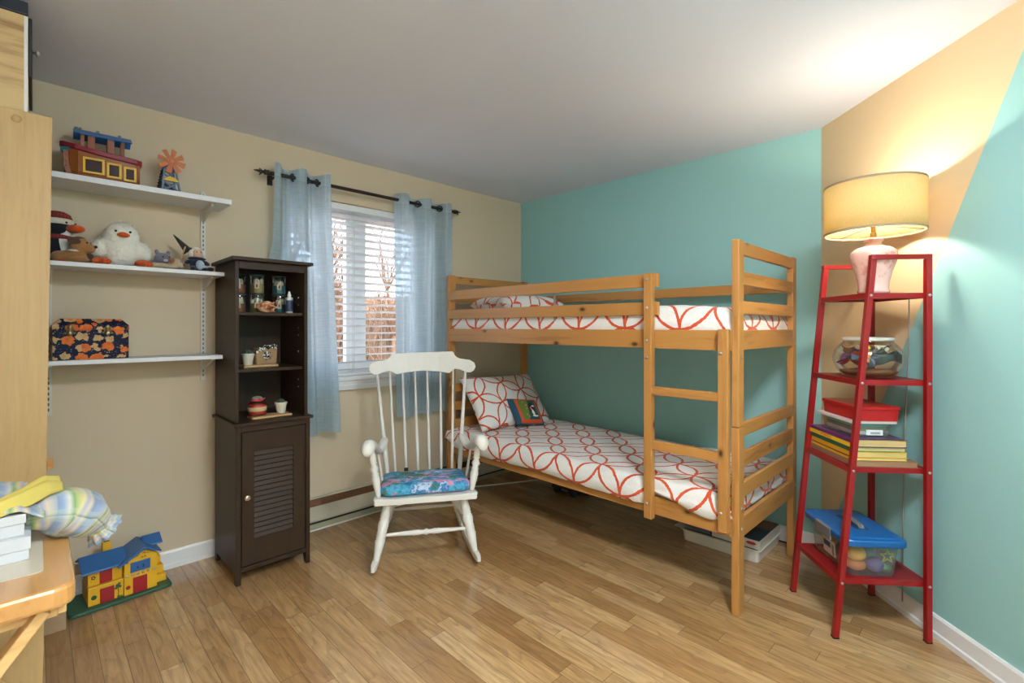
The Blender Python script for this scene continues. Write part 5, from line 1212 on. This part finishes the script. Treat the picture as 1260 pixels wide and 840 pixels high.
for cx, cz, r in ((0.176, 0.074, 0.009), (0.185, 0.068, 0.007), (0.170, 0.064, 0.006), (0.182, 0.082, 0.006), (0.180, 0.022, 0.006), (0.190, 0.021, 0.005)): turned(bm, (cx, 0.0348, cz), (cx, 0.0338, cz), [(0, r), (1, r * 0.9)], 7)
part('tree_print', bm, m_hgd, ho)
bm = B()
for k_ in range(5):
    a = k_ * 1.257; turned(bm, (0.092 + 0.006 * math.cos(a), 0.058, 0.134 + 0.006 * math.sin(a)), (0.092 + 0.006 * math.cos(a), 0.0572, 0.134 + 0.006 * math.sin(a)), [(0, 0.0035), (1, 0.003)], 8)
for dx, dz in ((-.012, .016), (.004, .022), (.012, .014), (-.008, -.016)): turned(bm, (0.092 + dx, 0.058, 0.134 + dz), (0.092 + dx, 0.0572, 0.134 + dz), [(0, 0.0015), (1, 0.001)], 6)
part('flower_print', bm, m_ink, ho)

# ================================================================== RED LADDER SHELF (local x from back-left to front-right, y towards the slanted wall)
m_red = paint('red lacquered metal', K(142, 7, 13), 0.36, 0.04, 10, coat=0.12)
m_redmesh = paint('red shelf panel', K(128, 16, 20), 0.45, 0.12, 120)
ROT = math.atan2(-0.761, 0.648); LO = (2.426, -0.574)
ls = thing('ladder_shelf', 'red metal ladder shelf standing in front of the slanted wall', 'shelf', (*LO, 0), ROT)
LW, LD, LT, LH = 0.355, 0.362, 0.149, 1.575; tw = 0.022
def lean(z): return LT * z / LH
for x, nm in ((0.0, 'left'), (LW, 'right')):
    x0, x1 = (x - tw / 2, x + tw / 2)
    part('front_leg', loft(B(), [[(x0, lean(z) - tw / 2, z), (x1, lean(z) - tw / 2, z), (x1, lean(z) + tw / 2, z), (x0, lean(z) + tw / 2, z)] for z in (0.006, LH)]), m_red, ls, bevel=0.0015)
    part('back_leg', bx(x0, x1, LD - tw / 2, LD + tw / 2, 0.006, LH), m_red, ls, bevel=0.0015)
    part('top_bar', bx(x0, x1, LT - tw / 2, LD + tw / 2, LH + 0.0003, LH + tw * 0.9), m_red, ls, bevel=0.0015)
    for y in (0.0, LD): part('foot_cap', bx(x0 - 0.0005, x1 + 0.0005, y - tw / 2 - 0.0005, y + tw / 2 + 0.0005, 0.0, 0.0058), m_black if 'm_black' in globals() else paint('black foot', K(30, 30, 30), 0.6), ls)
SZ = (1.437, 1.074, 0.710, 0.243)
for z in SZ:
    y0 = lean(z); h = 0.022; xi0, xi1 = tw / 2, LW - tw / 2; w = 0.012
    bm = B(); box(bm, xi0, xi1, y0 - tw / 2, y0 - tw / 2 + w, z - h, z); box(bm, xi0, xi1, LD + tw / 2 - w, LD + tw / 2, z - h, z)
    box(bm, xi0, xi0 + w, y0 - tw / 2 + w, LD + tw / 2 - w, z - h, z); box(bm, xi1 - w, xi1, y0 - tw / 2 + w, LD + tw / 2 - w, z - h, z)
    s_ = part('shelf_frame', bm, m_red, ls)
    part('panel', bx(xi0 + w, xi1 - w, y0 - tw / 2 + w, LD + tw / 2 - w, z - h * 0.6, z - 0.001), m_redmesh, s_)
    for x, sg in ((-tw / 2, -1), (LW + tw / 2, 1)):
        for y in (y0, LD):
            part('screw', turned(B(), (x, y, z - h / 2), (x + sg * 0.003, y, z - h / 2), [(0, 0.006), (0.6, 0.0055), (1, 0.002)], 10), m_bolt, ls, smooth=True)
def S(x, y, z): 
    p = MW[ls.name] @ Vector((x, y, z)); return (p.x, p.y, p.z)

# ---- table lamp on the top shelf
LX, LY = 0.268, 0.205
lamp = thing('table_lamp', 'lit pink ceramic lamp with cream drum shade on top of the red shelf', 'lamp', S(LX, LY, SZ[0] + 0.0005))
def mat_pink():
    m, T, b = new_mat('pink marbled ceramic'); n = T.noise(T.mapping(T.coord(), (1, 1, 0.7)), 16, 6, 0.7)[0]
    T.l.new(T.ramp(n, [(0.40, K(222, 150, 140)), (0.47, K(236, 188, 176)), (0.7, K(240, 200, 188))]), b.inputs['Base Color'])
    b.inputs['Roughness'].default_value = 0.18; b.inputs['Coat Weight'].default_value = 0.5; return m
part('base', lathe(B(), [(0.050, 0), (0.056, 0.004), (0.058, 0.012), (0.054, 0.022), (0.056, 0.05), (0.066, 0.095), (0.080, 0.135), (0.086, 0.160), (0.083, 0.180), (0.066, 0.196), (0.040, 0.205), (0.031, 0.212), (0.029, 0.222), (0.036, 0.228), (0.037, 0.236), (0.030, 0.240), (0.002, 0.241)], 40), mat_pink(), lamp, smooth=True)
part('stem', lathe(B(), [(0.012, 0.241), (0.012, 0.262), (0.009, 0.264), (0.009, 0.290), (0.013, 0.292), (0.013, 0.315), (0.002, 0.316)], 18), paint('brass fitting', K(196, 160, 90), 0.3, metal=0.9), lamp, smooth=True, auto=0.6)
SB, STP, SR = 0.262, 0.472, 0.180
def mat_shade():
    m, T, b = new_mat('cream linen shade'); co = T.coord(); s = T.sep(co)
    ang = T.math('ARCTAN2', s[1], s[0])
    u = T.comb(T.math('MULTIPLY', ang, 26.0), T.math('MULTIPLY', s[2], 14.0), 0)
    a = T.noise(T.mapping(u, (5, 1, 1)), 3.0, 3)[0]; c = T.noise(T.mapping(u, (0.4, 14, 1)), 3.0, 3)[0]
    f = T.math('MULTIPLY', T.math('ADD', a, c), 0.5)
    col = T.ramp(f, [(0.34, K(214, 194, 140)), (0.66, K(244, 232, 188))])
    d = T.add('ShaderNodeBsdfDiffuse', {0: col}).outputs[0]; t = T.add('ShaderNodeBsdfTranslucent', {0: T.mix(0.3, col, K(240, 214, 140))}).outputs[0]
    T.l.new(T.add('ShaderNodeMixShader', {0: 0.55, 1: d, 2: t}).outputs[0], m.node_tree.nodes['Material Output'].inputs[0]); return m
bm = lathe(B(), [(SR, SB), (SR, (SB + STP) / 2), (SR, STP)], 64, cap=False)
shd = part('lamp_shade', bm, mat_shade(), lamp, smooth=True)
md = shd.modifiers.new('thickness', 'SOLIDIFY'); md.thickness = 0.0015
m_trim = paint('grey beige trim', K(150, 132, 108), 0.8)
for z in (SB, STP):
    zz = z - 0.001 if z == SB else z - 0.007
    part('trim', lathe(B(), [(SR - 0.003, zz), (SR + 0.0015, zz), (SR + 0.0015, zz + 0.008), (SR - 0.003, zz + 0.008), (SR - 0.003, zz)], 64, cap=False), m_trim, shd, smooth=True, auto=0.6)
bm = B()
for k_ in range(3):
    a = k_ * 2 * PI / 3 + 0.4; tube(bm, [(0.012 * math.cos(a), 0.012 * math.sin(a), 0.290), (0.09 * math.cos(a), 0.09 * math.sin(a), 0.282), (SR * 0.985 * math.cos(a), SR * 0.985 * math.sin(a), SB + 0.006)], 0.0016, 6)
part('spider', bm, m_steel, lamp, smooth=True)
part('bulb', lathe(B(), [(0.012, 0.316), (0.014, 0.325), (0.026, 0.345), (0.030, 0.362), (0.027, 0.378), (0.016, 0.390), (0.001, 0.394)], 24), flat_glow('lit bulb', (1.0, 0.86, 0.66, 1), 12.0), lamp, smooth=True)
LB = bpy.data.lights.new('bulb_glow', 'POINT'); lb = bpy.data.objects.new('bulb_glow', LB); COL.objects.link(lb)
LB.energy = LAMP_W; LB.color = (1.0, 0.88, 0.70); LB.shadow_soft_size = 0.032; lb.parent = lamp; lb.location = (0, 0, 0.366)
part('cord', tube(B(), [(0.045, 0.03, 0.006), (0.06, 0.075, 0.004), (0.045, 0.118, -0.03), (0.03, 0.135, -0.10), (0.0, 0.14, -0.25), (-0.02, 0.15, -0.6), (-0.01, 0.16, -1.2), (0.0, 0.16, -1.42)], 0.0028, 6), paint('grey lamp cord', K(150, 140, 128), 0.6), lamp, smooth=True) if False else None
cpts = [S(0.235, 0.268, 1.4405), S(0.22, 0.325, 1.4405), S(0.215, 0.352, 1.4405), S(0.213, 0.382, 1.444), S(0.212, 0.388, 1.42), S(0.205, 0.392, 1.2), S(0.18, 0.394, 0.9), S(0.165, 0.395, 0.5), S(0.16, 0.395, 0.06)]
part('cord', tube(B(), cpts, 0.0026, 6), paint('grey lamp cord', K(150, 140, 128), 0.6), lamp, world=True, smooth=True)

# ---- glass bowl on the second shelf
BX, BY = 0.186, 0.232
bw = thing('glass_bowl', 'round glass bowl of papers and trinkets on the red ladder shelf', 'bowl', S(BX, BY, SZ[1] + 0.0005), ROT)
BPo = [(0.001, 0.0), (0.085, 0.0), (0.095, 0.004), (0.118, 0.030), (0.131, 0.062), (0.134, 0.085), (0.128, 0.112), (0.112, 0.138), (0.096, 0.152), (0.092, 0.160), (0.093, 0.172)]
BPi = [(0.089, 0.172), (0.089, 0.161), (0.093, 0.151), (0.109, 0.136), (0.125, 0.111), (0.131, 0.085), (0.128, 0.063), (0.115, 0.033), (0.093, 0.008), (0.001, 0.006)]
part('bowl', lathe(B(), BPo, 48, cap=False), thin_glass('bowl glass', tint=(0.96, 0.97, 0.94, 1), gloss=0.05), bw, smooth=True)
part('rim', lathe(B(), [(0.090, 0.160), (0.0955, 0.161), (0.0965, 0.166), (0.0955, 0.174), (0.089, 0.175), (0.0885, 0.162)], 48, cap=False), thin_glass('frosted rim', gloss=0.10, haze=0.75, hazecol=(0.95, 0.92, 0.84, 1)), bw, smooth=True)
BO = Vector(S(BX, BY, SZ[1] + 0.007))
MB = Matrix.Translation(BO) @ RZ(ROT)
solo('sand', lathe(B(), [(0.088, 0.0), (0.104, 0.014), (0.108, 0.020), (0.06, 0.026), (0.002, 0.024)], 32), paint('brown gravel', K(140, 104, 72), 0.95, 0.5, 160), 'brown gravel filling the bottom of the glass bowl', 'gravel', BO, world=False, smooth=True, kind='stuff')
papers = [(0.05, 0.05, 0.07, 1.2, 0.13, 0.09, K(120, 126, 130), 'slate'), (-0.06, 0.03, 0.066, -0.8, 0.12, 0.09, K(196, 152, 112), 'peach'), (-0.035, -0.03, 0.062, 0.5, 0.16, 0.075, K(122, 82, 142), 'purple and brown'), (0.03, -0.045, 0.056, -0.2, 0.15, 0.07, K(86, 124, 158), 'blue'), (-0.02, 0.02, 0.078, 0.2, 0.17, 0.08, K(150, 116, 96), 'brown'), (0.03, 0.03, 0.092, -0.4, 0.15, 0.08, K(108, 104, 104), 'grey'), (-0.045, -0.02, 0.100, 0.9, 0.12, 0.07, K(176, 132, 104), 'tan'), (0.045, -0.01, 0.112, 0.3, 0.12, 0.05, K(214, 204, 168), 'cream'), (0.0, -0.062, 0.052, 0.1, 0.14, 0.05, K(168, 70, 54), 'red')]
for i, (x, y, z, a, L_, W_, c, nm) in enumerate(papers):
    bm = B(); G = []
    for j in range(7):
        row = []
        for k_ in range(13):
            u, v = k_ / 12 - .5, j / 6 - .5
            p = Vector((u * L_, v * W_, 0.012 * math.sin(u * 7 + i) + 0.010 * math.cos(v * 6 + i * 2) + v * 0.02))
            q = Matrix.Translation((x, y, z + 0.010)) @ RZ(a) @ RX(-0.75 + 0.5 * (i % 3)) @ p
            r_ = math.hypot(q.x, q.y); zc = max(0.022, min(q.z * 1.08, 0.135)); lim = 0.120 - max(0, (0.05 - zc)) * 0.35 - max(0, zc - 0.09) * 0.45
            if r_ > lim: q.x *= lim / r_; q.y *= lim / r_
            row.append(bm.verts.new((q.x, q.y, zc)))
        G.append(row)
    for j in range(6):
        for k_ in range(12): bm.faces.new((G[j][k_], G[j][k_ + 1], G[j + 1][k_ + 1], G[j + 1][k_]))
    o = solo('folded_paper', bm, paint(nm + ' printed paper', c, 0.6, 0.35, 50), '%s bent paper inside the glass bowl' % nm, 'paper', BO, ROT, smooth=True, group='papers in the glass bowl')
    md = o.modifiers.new('thickness', 'SOLIDIFY'); md.thickness = 0.0012
bm = ball(B(), (0.045, -0.040, 0.128), (0.024, 0.016, 0.013), 2); ball(bm, (0.062, -0.040, 0.122), (0.016, 0.012, 0.012), 2)
solo('yellow_trinket', bm, paint('yellow plastic', K(232, 190, 44), 0.4), 'small yellow trinket near the top inside the glass bowl', 'trinket', BO, ROT, smooth=True)
bm = B()
for p, q in (((0.075, -0.07, 0.06), (0.090, -0.045, 0.110)), ((0.090, -0.045, 0.110), (0.098, -0.06, 0.062)), ((0.080, -0.062, 0.08), (0.096, -0.055, 0.082))): bar(bm, p, q, 0.010, 0.010)
solo('orange_trinket', bm, paint('orange wood', K(196, 128, 52), 0.5), 'small orange letter shaped trinket at the right inside the glass bowl', 'trinket', BO, ROT, bevel=0.002)

# ---- books, boxes on the third shelf
def page_mat(c): return paint('book pages', c, 0.9, 0.12, 3, stretch=(1, 1, 160))
def book(lab, x0, x1, y0, y1, z0, h, cover, spine_parts, pages, grp='books on the red ladder shelf'):
    t = thing('book', lab, 'book', S((x0 + x1) / 2, (y0 + y1) / 2, SZ[2] + z0), ROT, group=grp)
    cx, cy = (x0 + x1) / 2, (y0 + y1) / 2; hx, hy = (x1 - x0) / 2, (y1 - y0) / 2
    bm = B(); c_ = 0.0018
    box(bm, -hx, hx, -hy, hy, 0, c_); box(bm, -hx, hx, -hy, hy, h - c_, h); box(bm, -hx, hx, -hy, -hy + c_, c_, h - c_)
    part('cover', bm, cover, t)
    part('pages', bx(-hx + 0.002, hx - 0.002, -hy + c_ + 0.0002, hy - 0.003, c_ + 0.0002, h - c_ - 0.0002), page_mat(pages), t)
    for f0, f1, m in spine_parts: part('spine_band', bx(-hx + 0.0002, hx - 0.0002, -hy - 0.0006, -hy - 0.0001, f0 * h, f1 * h), m, t)
    return t, hx, hy
mY = paint('book yellow', K(228, 194, 30), 0.4); mG = paint('book green', K(28, 92, 70), 0.4); mP = paint('book purple', K(98, 26, 92), 0.4); mDR = paint('book dark red', K(128, 28, 46), 0.4); mBr = paint('brown leatherette', K(146, 106, 84), 0.6); mYo = paint('book ochre yellow', K(222, 168, 20), 0.4)
book('flat brown book at the bottom of the stack on the red shelf', -0.000 + 0.015, 0.342, 0.078, 0.335, 0.0005, 0.024, mBr, [], K(150, 116, 86))
book('thin yellow book just above the brown one on the red shelf', 0.022, 0.330, 0.080, 0.300, 0.025, 0.011, mY, [], K(216, 196, 140))
book('yellow spined book with a dark red lower edge under the green one', 0.020, 0.332, 0.078, 0.300, 0.0365, 0.024, mYo, [(0, 0.2, mDR)], K(206, 178, 112))
book('dark green spined book in the middle of the stack', 0.012, 0.325, 0.076, 0.298, 0.061, 0.019, mG, [], K(188, 180, 130))
bk, hx, hy = book('yellow and purple maths book at the top of the stack', 0.010, 0.330, 0.074, 0.300, 0.0805, 0.032, mP, [(0.0, 0.56, mY)], K(200, 172, 116))
tx = text_bm('MATHEMATICS', 0.0175, 0.0002); tx.transform(Matrix.Translation((-0.022, -hy - 0.0009, 0.0090)) @ RX(PI / 2) @ Matrix.Diagonal((0.78, 1, 1, 1)))
part('title', tx, paint('red print', K(200, 56, 40), 0.5), bk)
# magazine / cards flat, then the clear container with white lid
solo('colour_card', prism(B(), [(0.06, 0.10), (0.325, 0.10), (0.335, 0.285), (0.07, 0.30)], 2, 0, 0.003), paint('dark printed card', K(78, 62, 78), 0.5, 0.5, 40), 'dark printed card lying between the books and the clear container', 'card', S(0, 0, SZ[2] + 0.1130), ROT)
m_cont = thin_glass('clear container plastic', tint=(0.97, 0.96, 0.95, 1), gloss=0.04, rough=0.1, haze=0.14, hazecol=(0.93, 0.90, 0.88, 1))
cz = SZ[2] + 0.1165
cn = thing('clear_container', 'clear plastic container with a pale lid between the books and the red box', 'container', S(0.17, 0.185, cz), ROT)
cont_pts = [(-0.118, -0.078), (0.118, -0.078), (0.118, 0.078), (-0.118, 0.078)]
part('body', loft(B(), [[(x * 0.93, y * 0.93, 0.0) for x, y in cont_pts], [(x, y, 0.058) for x, y in cont_pts]]), m_cont, cn, bevel=0.004)
part('lid', prism(B(), rrect(-0.140, 0.140, -0.094, 0.094, 0.012, 3), 2, 0.0585, 0.070), thin_glass('pale lid plastic', gloss=0.06, rough=0.2, haze=0.9, hazecol=(0.92, 0.86, 0.84, 1)), cn, bevel=0.002)
part('barcode_label', bx(0.1145, 0.1195, -0.02, 0.045, 0.006, 0.028), paint('white sticker', K(226, 230, 230), 0.5), cn, label='white bar code sticker')
bm = B()
for i in range(16): box(bm, 0.1196, 0.1200, -0.004 + i * 0.0024, -0.004 + i * 0.0024 + (0.0007 if i % 3 else 0.0014), 0.010, 0.020)
part('bar_code', bm, m_ink, cn)
m_tq = paint('turquoise card', K(92, 184, 176), 0.5)
for i, (z, m, nm) in enumerate(((0.006, paint('white box card', K(214, 214, 218), 0.6, 0.2, 40), 'white'), (0.022, paint('olive card', K(122, 124, 84), 0.6, 0.3, 40), 'olive'), (0.038, m_tq, 'turquoise'))):
    h = 0.015; solo('card_box', bx(-0.095, 0.108, -0.066, 0.066 - 0.02 * (i == 0), 0, h), m, 'flat %s box inside the clear container on the red shelf' % nm, 'box', S(0.17, 0.185, cz + z), ROT, bevel=0.001, group='boxes in the clear container')
rb = thing('red_box', 'red lidded box on top of the clear container on the red shelf', 'box', S(0.185, 0.195, cz + 0.0705), ROT)
part('body', loft(B(), [[(x, y, 0) for x, y in rrect(-0.128, 0.128, -0.083, 0.083, 0.010, 3)], [(x * 1.03, y * 1.03, 0.047) for x, y in rrect(-0.128, 0.128, -0.083, 0.083, 0.010, 3)]]), paint('red plastic', K(172, 16, 18), 0.35), rb, smooth=True, auto=0.6)
part('lid', prism(B(), rrect(-0.137, 0.137, -0.090, 0.090, 0.012, 3), 2, 0.0475, 0.061), paint('red plastic lid', K(180, 18, 20), 0.3), rb, bevel=0.003)

# ---- blue lidded bin on the bottom shelf
bz = SZ[3] + 0.0005
bn = thing('storage_bin', 'clear bin with blue lid full of toys, lowest on the red shelf', 'bin', S(0.178, 0.170, bz), ROT)
m_bin = thin_glass('bin plastic', tint=(0.95, 0.96, 0.96, 1), gloss=0.03, rough=0.12, haze=0.13, hazecol=(0.86, 0.86, 0.86, 1))
r0 = rrect(-0.148, 0.148, -0.098, 0.098, 0.025, 5)
bm = loft(B(), [[(x * 0.94, y * 0.92, 0.0) for x, y in r0], [(x * 0.97, y * 0.96, 0.008) for x, y in r0], [(x * 1.06, y * 1.08, 0.140) for x, y in r0]])
part('tub', bm, m_bin, bn, smooth=True, auto=0.7)
m_bl = paint('blue lid plastic', K(24, 94, 158), 0.35, 0.04)
rl = rrect(-0.178, 0.178, -0.125, 0.125, 0.03, 6)
bm = loft(B(), [[(x * 0.985, y * 0.985, 0.136) for x, y in rl], [(x, y, 0.140) for x, y in rl], [(x, y, 0.158) for x, y in rl], [(x * 0.98, y * 0.97, 0.164) for x, y in rl], [(x * 0.90, y * 0.86, 0.165) for x, y in rl], [(x * 0.86, y * 0.80, 0.170) for x, y in rl], [(x * 0.5, y * 0.5, 0.172) for x, y in rl]])
part('lid', bm, m_bl, bn, smooth=True, auto=0.5)
m_hd = paint('grey handle plastic', K(112, 112, 112), 0.45)
hd = B()
loft(hd, [[(x, y - 0.013, z), (x, y + 0.013, z), (x, y + 0.010, z + 0.006), (x, y - 0.010, z + 0.006)] for x, y, z in ((-0.072, 0, 0.1725), (-0.06, 0, 0.181), (0, 0, 0.185), (0.06, 0, 0.181), (0.072, 0, 0.1725))])
part('handle', hd, m_hd, bn, bevel=0.001, label='grey carrying handle')
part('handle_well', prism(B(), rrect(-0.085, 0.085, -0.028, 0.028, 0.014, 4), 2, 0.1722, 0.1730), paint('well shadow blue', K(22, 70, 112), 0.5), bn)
part('latch', loft(B(), [[(x0, -0.118, 0.108), (x0, -0.1265, 0.110), (x0, -0.1285, 0.160), (x0, -0.116, 0.166)] for x0 in (-0.06, 0.06)]), m_hd, bn, bevel=0.002, label='grey clip latch')
lbp = part('label', loft(B(), [[(x, -0.0945 - 0.012 * (z / 0.14), z) for x, z in ((-0.040, 0.030), (0.052, 0.030), (0.052, 0.098), (-0.040, 0.098))], [(x, -0.0965 - 0.012 * (z / 0.14), z) for x, z in ((-0.040, 0.030), (0.052, 0.030), (0.052, 0.098), (-0.040, 0.098))]]), paint('sticker print', K(196, 178, 168), 0.5, 0.2, 30), bn, label='printed sticker on the bin')
bm = B()
for (x0, x1, z0, z1) in ((-0.034, 0.020, 0.060, 0.086),): loft(bm, [[(x, -0.0972 - 0.012 * (z / 0.14), z) for x, z in ((x0, z0), (x1, z0), (x1, z1), (x0, z1))], [(x, -0.0976 - 0.012 * (z / 0.14), z) for x, z in ((x0, z0), (x1, z0), (x1, z1), (x0, z1))]])
part('label_panel', bm, paint('sticker blue', K(40, 72, 104), 0.5), lbp)
bm = B()
for i in range(9): z0 = 0.036 + i * 0.0052; loft(bm, [[(x, -0.0972 - 0.012 * (z / 0.14), z) for x, z in ((0.030, z0), (0.046, z0), (0.046, z0 + 0.0025), (0.030, z0 + 0.0025))], [(x, -0.0976 - 0.012 * (z / 0.14), z) for x, z in ((0.030, z0), (0.046, z0), (0.046, z0 + 0.0025), (0.030, z0 + 0.0025))]])
part('bar_code', bm, m_ink, lbp)
def toy(nm, bm, m, lab, **k): return solo(nm, bm, m, lab, 'toy', S(0.178, 0.170, bz), ROT, smooth=True, group='toys in the blue lidded bin', **k)
toy('toy_ball', ball(B(), (0.105, -0.050, 0.085), (0.042, 0.040, 0.032), 3), paint('yellow toy', K(232, 176, 44), 0.4), 'yellow rounded toy at the near end of the blue-lidded bin')
toy('toy_ball', ball(B(), (0.105, -0.048, 0.036), (0.036, 0.040, 0.024), 3), paint('orange toy', K(214, 132, 72), 0.4), 'orange rounded toy under the yellow one in the bin')
toy('toy_ball', ball(B(), (0.110, 0.028, 0.038), (0.028, 0.034, 0.031), 3), paint('violet toy', K(100, 98, 170), 0.4), 'violet ball at the near end of the bin')
toy('toy_block', ball(B(), (0.105, 0.068, 0.026), (0.03, 0.022, 0.020), 2), paint('green toy', K(70, 138, 90), 0.4), 'green toy at the right corner of the bin')
toy('toy_block', ball(B(), (-0.085, -0.045, 0.075), (0.05, 0.034, 0.055), 3), paint('amber toy', K(222, 150, 50), 0.4), 'big amber toy at the far end of the bin')
toy('toy_block', ball(B(), (0.01, -0.03, 0.045), (0.045, 0.045, 0.040), 3), paint('brown toy', K(136, 82, 66), 0.5), 'brown toy in the middle of the bin')
toy('toy_block', ball(B(), (0.02, 0.045, 0.060), (0.06, 0.035, 0.050), 3), paint('teal toy', K(86, 150, 166), 0.4), 'teal toy at the wall side of the bin')
star = []
for i in range(10): a = 2 * PI * i / 10 + 0.3; r = 0.030 if i % 2 == 0 else 0.012; star.append((0.1365, 0.062 + r * math.cos(a), 0.086 + r * math.sin(a)))
ring_ = star + [star[0], star[1]]
toy('cookie_cutter', tube(B(), ring_, 0.0034, 8), paint('lime plastic', K(190, 206, 62), 0.4), 'lime green star shaped cutter pressed against the end of the bin')

# ================================================================== UNDER THE BED
m_traywhite = paint('white tray plastic', K(220, 216, 206), 0.5)
tr = thing('underbed_tray', 'shallow white plastic tray on the floor under the foot of the bunk bed', 'tray', (2.0, -0.21, 0))
tx0, tx1, ty0, ty1 = 1.775, 2.215, -0.415, -0.045
bm = loft(B(), [[(x, y, z) for x, y in rrect(tx0 + g, tx1 - g, ty0 + g, ty1 - g, 0.02, 4)] for z, g in ((0.0, 0.012), (0.004, 0.006), (0.066, 0.0), (0.068, -0.010), (0.072, -0.010), (0.072, 0.004), (0.006, 0.016))], cap=False)
bm.faces.new([bm.verts.new((x, y, 0.006)) for x, y in rrect(tx0 + 0.016, tx1 - 0.016, ty0 + 0.016, ty1 - 0.016, 0.02, 4)])
part('tub', bm, m_traywhite, tr, world=True)
part('handle_lip', bx(tx0 - 0.055, tx0 - 0.011, ty0 + 0.01, ty1 - 0.06, 0.066, 0.071), m_traywhite, tr, world=True, bevel=0.002)
def gamebox(lab, x0, x1, y0, y1, z0, h, ctop, cside, extra=None):
    t = thing('board_game', lab, 'game box', ((x0 + x1) / 2, (y0 + y1) / 2, z0), group='game boxes under the bed')
    part('box', bx(x0 + 0.002, x1 - 0.002, y0 + 0.002, y1 - 0.002, z0, z0 + h * 0.5), cside, t, world=True)
    part('lid', bx(x0, x1, y0, y1, z0 + h * 0.25, z0 + h), cside, t, world=True) if False else part('lid', bx(x0, x1, y0, y1, z0 + h * 0.5 + 0.0004, z0 + h), cside, t, world=True, bevel=0.001)
    part('lid_picture', bx(x0 + 0.006, x1 - 0.006, y0 + 0.006, y1 - 0.006, z0 + h + 0.0001, z0 + h + 0.0006), ctop, t, world=True)
    return t
mp1 = paint('dark picture', K(52, 64, 78), 0.4, 0.4, 14); mp2 = paint('brown picture', K(126, 78, 48), 0.4, 0.4, 12); ms1 = paint('pale game side', K(206, 200, 186), 0.5, 0.06, 40); ms2 = paint('slate game side', K(86, 98, 108), 0.5, 0.2, 30); ms3 = paint('violet game side', K(96, 84, 96), 0.5, 0.2, 30)
solo('board_game', bx(1.80, 2.18, -0.385, -0.075, 0.0065, 0.060), ms3, 'dark flat game box lying inside the white tray', 'game box', (1.99, -0.23, 0.0065), world=True, group='game boxes under the bed', bevel=0.001)
g1 = gamebox('white-sided game box with dark picture lid on the white tray', 1.95, 2.218, -0.40, -0.055, 0.0725, 0.046, mp1, ms1)
bm = prism(B(), [(2.03, -0.2), (2.205, -0.2), (2.205, -0.075), (2.10, -0.075)], 2, 0.1192, 0.1196); part('lid_patch', bm, mp2, g1, world=True, label='brown part of the lid picture')
bm = B(); 
for i in range(4): turned(bm, (2.045 + 0.012 * i, -0.4003, 0.103), (2.045 + 0.012 * i, -0.4008, 0.103), [(0, 0.006), (1, 0.006)], 12)
part('side_print', bm, paint('yellow print', K(200, 188, 80), 0.5), g1, world=True)
part('side_logo', prism(B(), [(2.14, 0.100), (2.155, 0.092), (2.185, 0.092), (2.200, 0.101), (2.185, 0.109), (2.155, 0.109)], 1, -0.4009, -0.4003), paint('red logo', K(170, 50, 46), 0.5), g1, world=True)
gamebox('tall dark game box standing behind the white-sided one on the tray', 1.90, 2.10, -0.26, -0.055, 0.1196 if False else 0.1200, 0.075, mp1, ms3)
gamebox('slate game box on the left half of the white tray', 1.782, 1.945, -0.40, -0.07, 0.0725, 0.050, mp1, ms2)
ub = thing('toy_car', 'dark low wheeled toy in the shadow under the middle of the bed', 'toy car', (0.78, -0.24, 0))
m_blk = paint('dark plastic', K(34, 36, 38), 0.4)
part('body', loft(B(), [[(-0.13, -0.07, 0.02), (0.13, -0.07, 0.02), (0.13, 0.07, 0.02), (-0.13, 0.07, 0.02)], [(-0.14, -0.08, 0.05), (0.14, -0.08, 0.05), (0.14, 0.08, 0.05), (-0.14, 0.08, 0.05)], [(-0.08, -0.06, 0.095), (0.06, -0.06, 0.095), (0.06, 0.06, 0.095), (-0.08, 0.06, 0.095)]]), m_blk, ub, bevel=0.01)
for x in (-0.085, 0.085):
    for s in (-1, 1): part('wheel', turned(B(), (x, s * 0.062, 0.028), (x, s * 0.086, 0.028), [(0, 0.027), (0.8, 0.027), (1, 0.022)], 18), m_blk, ub, smooth=True, auto=0.7)
bm = B()
for i in range(5): box(bm, -0.02 + i * 0.012, -0.014 + i * 0.012, -0.0825, -0.078, 0.036, 0.046)
part('grille', bm, paint('grey grille', K(120, 120, 116), 0.4), ub)
# cable along the baseboard near the ladder shelf, and the felt pad under the bed post
solo('extension_cable', tube(B(), [(2.20, -0.022, 0.006), (2.30, -0.022, 0.006), (2.40, -0.030, 0.005), (2.50, -0.115, 0.005), (2.60, -0.215, 0.005)], 0.0045, 8), m_cord, 'thin dark cable on the floor along the baseboard behind the bed foot', 'cable', (2.4, -0.03, 0.005), world=True, smooth=True)
